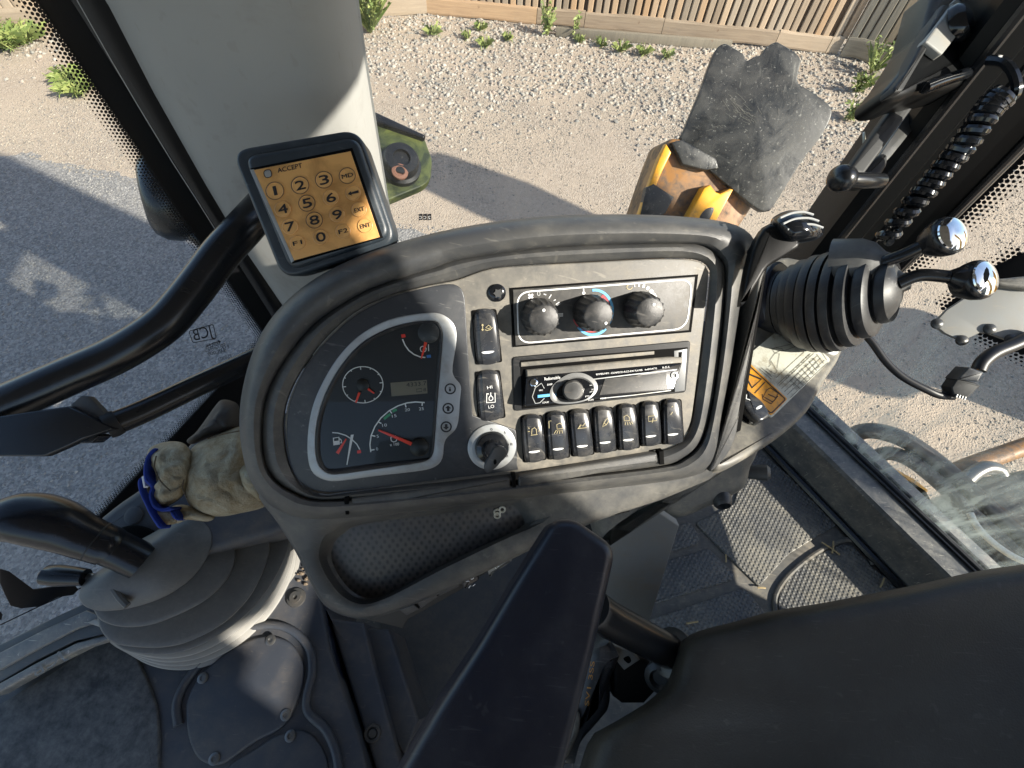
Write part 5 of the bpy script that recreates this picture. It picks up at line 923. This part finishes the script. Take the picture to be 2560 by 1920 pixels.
# ------------------------------------------------------------------ hoses and machine parts beyond the rear window
def hose(pts, z, r, mat, label, name='hydraulic_hose', cat='hose', grp=None):
    P = smooth_pts([hz(zz).at(p) for p, zz in zip(pts, z)], 6, False); o = tube(name, P, r, mat, None, 14); tag(o, label, cat, grp); return o
hose(m5((40, 640), (100, 520), (230, 490), (420, 540), (600, 650), (740, 760), (900, 900), (1100, 1080), (1400, 1350)), [.75, .9, .95, .95, .92, .9, .88, .85, .8], .030, 'rubber', 'thick black hydraulic hose arching beyond the rear window')
hose(m5((180, 780), (240, 680), (340, 645), (480, 690), (640, 810), (820, 980), (1000, 1200), (1300, 1500)), [.7, .85, .9, .9, .88, .86, .84, .8], .026, 'rubber', 'lower black hydraulic hose beside the yellow casting outside the rear window')
hose(m5((780, 780), (930, 720), (1100, 660), (1300, 590), (1500, 520)), [.8, .8, .8, .8, .8], .035, 'brown_paint', 'rusty brown steel pipe crossing behind the hoses', 'steel_pipe', 'pipe')
hose(m5((860, 840), (930, 780), (1010, 745), (1090, 760), (1110, 800)), [.85, .86, .87, .86, .85], .026, 'steel', 'bare metal hose fitting above the brown pipe', 'hose_fitting', 'fitting')
yc = hz(.95)
tag(slab('yellow_casting', rnd_poly(m5((270, 690), (330, 720), (430, 770), (520, 820), (620, 900), (600, 925), (480, 850), (400, 820), (600, 1050), (900, 1350), (950, 1500), (700, 1400), (400, 1000)), 5, 3), yc, .0, -.10, 'yellow_paint', None, .008), 'yellow painted machine casting just outside the rear window', 'casting')
hose(m5((900, 1060), (940, 1140), (1020, 1230), (1120, 1310), (1240, 1380), (1400, 1430)), [1.0] * 6, .010, 'cream_print', 'thin white sleeved cable outside the rear window', 'sleeved_cable', 'cable')
tag(slab('rear_frame', m5((640, 1000), (780, 900), (1000, 800), (1600, 700), (1900, 1900), (1200, 1900)), hz(.72), .0, -.12, 'plate_black', None, .02), 'dark grimy machine frame lying below the hoses', 'machine frame')
# boom of the digger behind the cab, out of frame: it shades the yard
bm_ = thing('digger_boom', (4.3, 1.4, 0), 'yellow folded digger boom standing behind the cab', 'boom')
box('yard_shade_box', (3.2, -.22, 2.65), .40, .45, 5.3, ((1, 0, 0), (0, 1, 0), (0, 0, 1)), 'yellow_paint', bm_, .03)  # unseen tall box added to shade the ground left of the cab
box('kingpost', (4.3, 1.45, .6), .6, .5, 1.2, ((1, 0, 0), (0, 1, 0), (0, 0, 1)), 'yellow_paint', bm_, .03)
tube('boom_arm', [(4.3, 1.45, 1.1), (4.7, .8, 1.7), (4.75, .75, 2.1), (4.5, 1.15, 2.5), (4.2, 1.4, 3.0), (4.1, 1.48, 3.42)], [.22, .2, .2, .24, .3, .25], 'yellow_paint', bm_, 8)
# ------------------------------------------------------------------ left deck, joystick pod, gloves
DZ = 1.53; DECK = hz(DZ)
dk = thing('side_deck', tuple(DECK.at((500, 1560), -.3)), 'dull black side deck with screwed oval hatch covers', 'deck')
slab('deck_plate', k8((-200, 1900), (-200, 1300), (300, 980), (700, 500), (1500, 300), (1720, 520), (1780, 640), (1850, 1000), (2018, 1500), (2120, 1900)), DECK, .0, -.28, 'deck', dk, .006)
slab('deck_mat', rnd_poly(k8((-150, 1380), (0, 1300), (300, 1120), (560, 940), (730, 960), (830, 1180), (880, 1330), (890, 1500), (880, 1750), (-150, 1750)), 8, 4), DECK, .006, .0, 'deck_mat', dk, .003)
def oval(P, h, nm='hatch_cover'): return slab(nm, smooth_pts(P, 5), DECK, h, .0, 'deck', dk, .005)
rim_ = smooth_pts(k8((1000, 1420), (990, 1300), (1040, 1180), (1140, 1060), (1300, 920), (1480, 860), (1620, 880), (1730, 980), (1750, 1120), (1720, 1260), (1730, 1350), (1830, 1450), (1890, 1600), (1900, 1760)), 5, False); tube('hatch_lip', [DECK.at(p, .003) for p in rim_], .007, 'deck', dk, 10)
oval(k8((1040, 1400), (1045, 1280), (1120, 1140), (1280, 1000), (1460, 920), (1600, 940), (1680, 1030), (1700, 1140), (1660, 1300), (1580, 1430), (1420, 1520), (1240, 1640), (1120, 1620), (1060, 1520)), .007)
oval(k8((1270, 1670), (1430, 1550), (1560, 1470), (1700, 1450), (1800, 1540), (1830, 1680), (1700, 1800), (1350, 1850)), .006)
for c in ((1138, 1155), (1518, 942), (1603, 1362), (1203, 1608), (1628, 1480)):
    s_ = lathe('hatch_screw', DECK.at(k8(c)[0], .007), up, [(.0085, 0), (.0085, .0016), (.006, .0026), (.0035, .0024), (.003, .001)], 'steel', dk, 18)
lathe('deck_bolt', DECK.at(k8((1662, 705))[0], .0), up, [(.017, 0), (.016, .004), (.010, .005), (.010, .009), (.004, .009), (.003, .006)], 'dark_metal', dk, 20)
for i in range(14):
    q = DECK.at(k8((random.gauss(1705, 28), random.gauss(585, 30)))[0], .003); r_ = random.uniform(.0018, .0045)
    tag(lathe('dirt_clod', q, up + R_ * random.uniform(-.6, .6), [(r_ * .5, -r_), (r_, -r_ * .3), (r_ * .9, r_ * .4), (r_ * .4, r_)], 'soil', None, 7, mod=lambda k, a: 1 + .3 * math.sin(a * 2 + k)), 'small crumb of dry soil beside the joystick pod', 'dirt', 'soil crumbs on the deck')
# step edge between the deck and the footwell
se = thing('footwell_edge', tuple(DECK.at(l1((250, 900))[0], -.2)), 'dark blue black edge rails between side deck and footwell', 'edge rail')
EP = hz(1.50)
for P, h, m_ in ((l1((170, 600), (215, 640), (300, 1000), (420, 1450), (480, 1750), (400, 1750), (280, 1300), (200, 850)), .020, 'armrest'), (l1((225, 700), (290, 820), (470, 840), (530, 1100), (640, 1500), (700, 1750), (560, 1750), (440, 1350), (300, 900)), .006, 'deck'), (l1((450, 870), (610, 880), (690, 1130), (780, 1390), (700, 1600), (640, 1500), (520, 1100)), -.02, 'deck')): slab('rail_strip', P, EP, h, h - .20, m_, se, .006)
lathe('recessed_bolt', EP.at(l1((520, 1465))[0], .006), up, [(.014, 0), (.013, .004), (.009, .004), (.008, .001), (.006, .004), (0, .004)], 'dark_metal', se, 18)
# footwell mat in the dark under the console
tag(slab('footwell_mat', l1((560, 800), (1500, 300), (1900, 700), (1600, 1800), (700, 1800)), hz(FZ), .008, .0005, 'mat_perf', None, .003), 'dark perforated rubber mat in the footwell under the console tray', 'floor mat')
# ---- joystick pod
jp = thing('joystick_pod', tuple(DECK.at(k8((1250, 800))[0])), 'stepped oval joystick pod of worn black plastic on the side deck', 'joystick pod')
def ringk8(c, rx, ry, ang, n=56): return k8(*ell(c, rx, ry, math.radians(ang), n))
def pod(name, rings, mat, cap=True):
    V, Fc = rings_mesh([[pl.at(p) for p in ringk8(c, rx, ry, a)] for c, rx, ry, a, pl in rings], cap1=cap, cap0=True); return mesh(name, V, Fc, mat, jp, ang=45)
def hp_(z): return Plane((0, 0, z), Vector((-.28, -.12, 1)))
def PZ(z): return Plane(pdep(k8((1000, 700))[0], 0) + Vector((0, 0, 0)), (0, 0, 1))
base = DECK.at(k8((1200, 900))[0])
pn = Vector((.22, -.10, 1)).normalized()
def pp_(d): return Plane(DECK.at(k8((1150, 1000))[0]) + pn * d, pn)
def tier(name, P, c, d0, d1, top=.90, dome=0.0, mid=None):
    R0 = polar(smooth_pts(k8(*P), 5), k8(c)[0], 96); cv = [Vector(k8(mid or c)[0])] * 96; seq = [(R0, d0), (R0, d1 - .003), (mixp(R0, cv, .008), d1 - .0008), (mixp(R0, cv, .022), d1)]
    for f in (.12, .25, .45, .65, .82): seq.append((mixp(R0, cv, f), d1 + dome * math.sin(f * math.pi / 2)))
    V, Fc = rings_mesh([[pp_(d).at(p) for p in r] for r, d in seq], cap1=True, cap0=True); return mesh(name, V, Fc, 'boot_dusty' if name == 'pod_base' and d1 < .05 else 'boot_rubber', jp, ang=40)
C8 = (1000, 640)
OUT = [(560, 870), (620, 960), (720, 1020), (830, 1080), (960, 1110), (1120, 1100), (1300, 1030), (1450, 920), (1580, 760), (1660, 600), (1685, 480), (1660, 350), (1580, 260), (1300, 300), (900, 500), (640, 720)]
BAS = [(590, 880), (640, 960), (730, 1008), (900, 1025), (1050, 1000), (1200, 930), (1380, 800), (1500, 660), (1590, 500), (1620, 380), (1590, 270), (1480, 240), (1200, 300), (800, 520), (620, 750)]
def mx(a, b, t): return [tuple(q) for q in mixp(polar(smooth_pts(a, 5), (1080, 700), 96), polar(smooth_pts(b, 5), (1080, 700), 96), t)]
for i_, (t, d0, d1) in enumerate(((0, .0, .012), (.22, .010, .020), (.45, .018, .029), (.70, .027, .040))): tier('pod_base', mx(OUT, BAS, t), (1080, 700), d0, d1, dome=.002)
tier('pod_base', BAS, (1080, 700), .038, .056, dome=.004)
tier('pod_mid', [(545, 800), (562, 880), (620, 950), (720, 977), (900, 985), (1060, 950), (1250, 850), (1400, 700), (1490, 520), (1515, 400), (1500, 290), (1430, 243), (1250, 245), (1000, 340), (700, 520), (560, 700)], C8, .050, .092, dome=.010)
tier('pod_upper', [(520, 740), (532, 788), (580, 840), (700, 870), (850, 855), (1000, 800), (1150, 720), (1260, 620), (1310, 520), (1316, 440), (1290, 370), (1200, 300), (1000, 330), (700, 480), (540, 650)], (930, 590), .085, .122, dome=.010)
tier('pod_cap', [(440, 690), (448, 720), (475, 752), (540, 776), (650, 776), (800, 745), (950, 685), (1080, 590), (1160, 480), (1190, 380), (1172, 310), (1115, 262), (1050, 252), (950, 290), (850, 345), (720, 420), (600, 520), (480, 610)], (830, 540), .112, .150, dome=.030, mid=(740, 500))
tube('cap_ridge', [pp_(.164).at(p) for p in k8((612, 615), (640, 660), (680, 715), (715, 750))], .005, 'boot_rubber', jp, 8)
js = thing('joystick', tuple(pp_(.165).at(k8((760, 505))[0])), 'glossy black joystick grip leaning left out of the stepped pod', 'joystick')
jd = pp_(.165).at(k8((780, 500))[0]); t0 = (jd - CAM).dot(F_)
gpts = [((800, 505), 0.0, 98), ((700, 455), -.010, 98), ((620, 420), -.018, 100), ((612, 416), -.019, 106), ((540, 390), -.025, 110), ((440, 350), -.033, 120), ((330, 300), -.041, 140), ((220, 268), -.048, 146), ((120, 258), -.054, 140), ((40, 268), -.058, 124), ((-30, 285), -.06, 96), ((-75, 298), -.06, 50)]
P3 = [pdep(k8(p)[0], t0 + d) for p, d, r in gpts]; R3 = [r / 2.2422 * .864 / F * (t0 + d) for p, d, r in gpts]
tube('grip', smooth_pts(P3, 3, False), [R3[i // 3] * (1 - (i % 3) / 3) + R3[min(i // 3 + 1, len(R3) - 1)] * (i % 3) / 3 for i in range(len(P3) * 3 - 2)], 'grip_black', js, 28)
for f in (2, 4): tube('grip_groove', [P3[f] - (P3[f + 1] - P3[f]).normalized() * .001, P3[f] + (P3[f + 1] - P3[f]).normalized() * .001], R3[f] * 1.015, 'black_matte', js, 28)
tube('trigger', [pdep(k8(p)[0], t0 - .01) for p in ((235, 560), (260, 575), (330, 580), (420, 585), (480, 590))], [.006, .0145, .0155, .0135, .012], 'grip_black', js, 20); tube('trigger_stem', [pdep(k8(p)[0], t0 - .005) for p in ((480, 588), (610, 598))], .006, 'steel', js, 10)
# ---- moulded tray behind the pod, gloves lying on it
GT = facing(k8((850, 250))[0], .78, (-.1, .35))
gt = thing('side_shelf', tuple(GT.at(k8((850, 250))[0], -.05)), 'dusty black moulded shelf beneath the left window holding gloves', 'shelf')
slab('shelf_body', smooth_pts(k8((420, 420), (500, 300), (640, 180), (770, 90), (960, -60), (1200, -300), (1560, -360), (1700, 100), (1650, 300), (1300, 420), (900, 520), (600, 520)), 4), GT, .0, -.10, 'deck', gt, .015)
lathe('shelf_plug', GT.at(k8((752, 245))[0], .0), GT.n, [(.014, 0), (.014, .002), (.012, .003), (0, .003)], 'deck', gt, 20)
slab('shelf_cup', smooth_pts(k8((640, 330), (720, 300), (800, 305), (860, 340), (820, 400), (700, 420), (620, 380)), 4), GT, .006, .0, 'void', gt, .002)
GV = facing(l4((480, 450))[0], .66, (-.05, .25))
gl = thing('work_glove', tuple(GV.at(l4((480, 450))[0], -.01)), 'stained tan leather work glove with blue cuff wedged beside the console', 'glove')
pillow('palm', smooth_pts(l4((370, 470), (370, 400), (400, 330), (440, 270), (520, 225), (620, 185), (720, 160), (760, 250), (800, 400), (880, 560), (890, 600), (840, 640), (720, 670), (600, 690), (500, 680), (430, 640), (390, 580)), 5), GV, -.02, .045, 'glove_tan', gl, .0032, 40, 22)
pillow('gauntlet', smooth_pts(l4((165, 300), (210, 265), (290, 245), (360, 250), (400, 275), (430, 330), (420, 430), (400, 500), (370, 570), (300, 620), (230, 640), (190, 600), (175, 540), (205, 480), (200, 420), (165, 370)), 5), GV, -.012, .034, 'glove_tan', gl, .0045, 50, 18, seed=3)
pillow('thumb', smooth_pts(l4((700, 420), (740, 380), (780, 400), (810, 470), (850, 560), (830, 600), (780, 560), (730, 520)), 4), GV, .012, .018, 'glove_tan', gl, .002, 50, 8, seed=5)
pillow('lower_flap', smooth_pts(l4((300, 640), (380, 620), (460, 650), (560, 690), (520, 720), (400, 710), (330, 730)), 4), GV, -.025, .022, 'glove_tan', gl, .003, 40, 8, seed=8)
slab('blue_cuff', smooth_pts(l4((190, 285), (150, 330), (130, 410), (138, 480), (172, 520), (163, 570), (185, 635), (235, 662), (300, 650), (290, 632), (240, 640), (205, 612), (188, 560), (203, 500), (168, 450), (162, 395), (172, 340), (208, 295)), 4), GV, .012, -.012, 'glove_blue', gl, .004)
slab('blue_lining', smooth_pts(l4((125, 455), (98, 480), (104, 540), (138, 620), (172, 690), (222, 762), (248, 742), (205, 680), (165, 600), (135, 540), (132, 500)), 4), GV, .0, -.02, 'glove_blue', gl, .004)
slab('inner_cuff', smooth_pts(l4((125, 450), (150, 470), (200, 640), (300, 660), (320, 720), (240, 740), (180, 680), (110, 540)), 4), GV, -.008, -.02, 'glove_tan', gl, .004); slab('cuff_tag', l4((125, 455), (142, 448), (150, 510), (138, 520)), GV, .008, .0, 'white_print', gl, .001)
slab('blue_strip', smooth_pts(l4((300, 640), (345, 690), (340, 715), (310, 700), (292, 665)), 3), GV, .006, -.01, 'glove_blue', gl, .003)
for q in (((520, 230), (620, 200), (730, 180)), ((215, 330), (205, 400), (240, 480), (300, 540)), ((380, 470), (370, 520), (395, 580))): tube('seam', [GV.at(p, .022) for p in smooth_pts(l4(*q), 4, False)], .0009, 'stitch', gl, 6)
pillow_o = pillow('dark_glove', smooth_pts(l4((395, 240), (450, 190), (510, 110), (560, 40), (600, 0), (660, 5), (705, 40), (715, 160), (640, 190), (520, 225), (430, 262)), 5), facing(l4((560, 130))[0], .70, (-.05, .2)), -.02, .04, 'glove_dark', None, .004, 40, 12, seed=11); tag(pillow_o, 'dark second glove lying behind the tan glove', 'glove')
# ------------------------------------------------------------------ seat, armrest and seat side parts
AR = Plane(pdep((1200, 1350), .40), Vector((.05, -.22, 1)))
am = thing('armrest', tuple(pdep((1300, 1420), .62)), 'black padded seat armrest pointing at the console tray', 'armrest')
ao = rnd_poly(l1((1540, 262), (1668, 262), (1898, 425), (1760, 1050), (1590, 1720), (1540, 1950), (520, 1950), (660, 1700), (880, 1325), (1100, 990), (1330, 600)), 34, 9)
slab('pad', ao, AR, .0, -.05, 'armrest', am, .010, steps=5)
tube('support_tube', [pdep(m6((760, 150))[0], .60), pdep(m6((900, 250))[0], .62), pdep(m6((1500, 570))[0], .70)], .0235, 'black_paint', am, 24)
fl = (pdep(m6((1500, 570))[0], .70) - pdep(m6((900, 250))[0], .62)).normalized(); lathe('tube_flange', pdep(m6((1520, 580))[0], .702), fl, [(.026, -.012), (.034, -.008), (.034, .006), (.026, .012), (.02, .03)], 'dark_metal', am, 28)
ST = facing(m6((880, 900))[0], .68, (-.1, .05))
ss = thing('seat_side_cover', tuple(ST.at(m6((880, 1000))[0], -.08)), 'black seat side cover with orange lettering under the armrest', 'seat cover')
slab('cover_shell', smooth_pts(m6((735, 655), (800, 555), (930, 482), (965, 500), (962, 800), (955, 1110), (880, 1240), (700, 1450), (570, 1680), (440, 1640), (560, 1200), (640, 900)), 4), ST, .0, -.12, 'dash_dark', ss, .022, steps=5)
slab('cover_groove', smooth_pts(m6((590, 1150), (640, 1160), (640, 1300), (560, 1500), (500, 1580), (470, 1540), (560, 1350)), 3), ST, .004, -.01, 'dash', ss, .003)
text('seat_lettering', 'SV1 3SS', *m6((722, 1075), (780, 655)), 9, ST, .0015, 'amber_text', ss)
slab('seat_mechanism', m6((960, 580), (1060, 560), (1250, 640), (1420, 720), (1400, 900), (1250, 1060), (1040, 1060), (960, 1000)), ST, -.02, -.14, 'black_matte', ss, .006)
slab('slot_plate', m6((960, 500), (1120, 560), (1210, 640), (1060, 740), (960, 620)), ST, -.008, -.03, 'grey_metal', ss, .002); slab('plate_slot', smooth_pts(m6((1050, 630), (1100, 605), (1125, 650), (1095, 675)), 3), ST, -.0075, -.010, 'void', ss, .0003)
lathe('pivot_bolt', ST.at(m6((1400, 790))[0], -.012), ST.n - R_ * .6, [(.022, -.01), (.022, .008), (.014, .012), (.010, .006), (0, .006)], 'dark_metal', ss, 20)
SE = Plane(pdep((1700, 1400), .63), Vector((-.12, -.20, 1)))
st_ = thing('operator_seat', tuple(FLOOR.at((1800, 1600))), 'large dark padded operator seat cushion', 'seat')
so2 = smooth_pts(l2((-60, 1560), (60, 1450), (220, 1350), (320, 1250), (360, 1120), (385, 1055), (480, 1005), (640, 965), (830, 912), (1100, 868), (1500, 790), (1800, 722), (2021, 690), (2350, 640), (2700, 900), (2800, 1700), (2300, 2300), (800, 2300), (-60, 2000)), 4)
sc0 = Vector((1900, 1560)); so2 = polar(so2, tuple(sc0), 160)
Rs = []
for f, h in ((0, -.30), (-.004, -.15), (-.004, -.09), (.0, -.05), (.010, -.024), (.03, -.006), (.06, .004), (.10, .008), (.18, .007), (.3, .003), (.45, -.003), (.62, -.008), (.8, -.012)):
    Rs.append([SE.at(p, h) + SE.n * (.0055 * noise.noise(Vector((p[0] * .0045, p[1] * .0045, 0)))) for p in mixp(so2, [sc0] * 160, f)])
V, Fc = rings_mesh(Rs, cap0=True); mesh('cushion', V, Fc, 'leather', st_, ang=80)
seatb = SE.at((2000, 1640), -.30); box('seat_base', Vector((seatb.x, seatb.y, (FZ + seatb.z) / 2)), .20, .20, max(.05, seatb.z - FZ - .02), ((1, 0, 0), (0, 1, 0), (0, 0, 1)), 'black_matte', st_, .01)

bk = hz(1.85).at((1250, 1900)); pillow('backrest', [(700, 2150), (1900, 2150), (2100, 2900), (600, 2900)], Plane((.15, -.50, 2.1), (.1, 1, .15), right=(1, 0, 0)), 0, .01, 'leather', st_) if False else box('backrest', (.12, -.60, 2.05), .48, .12, .7, ((1, .1, 0), (-.1, 1, 0), (0, -.1, 1)), 'leather', st_, .05)
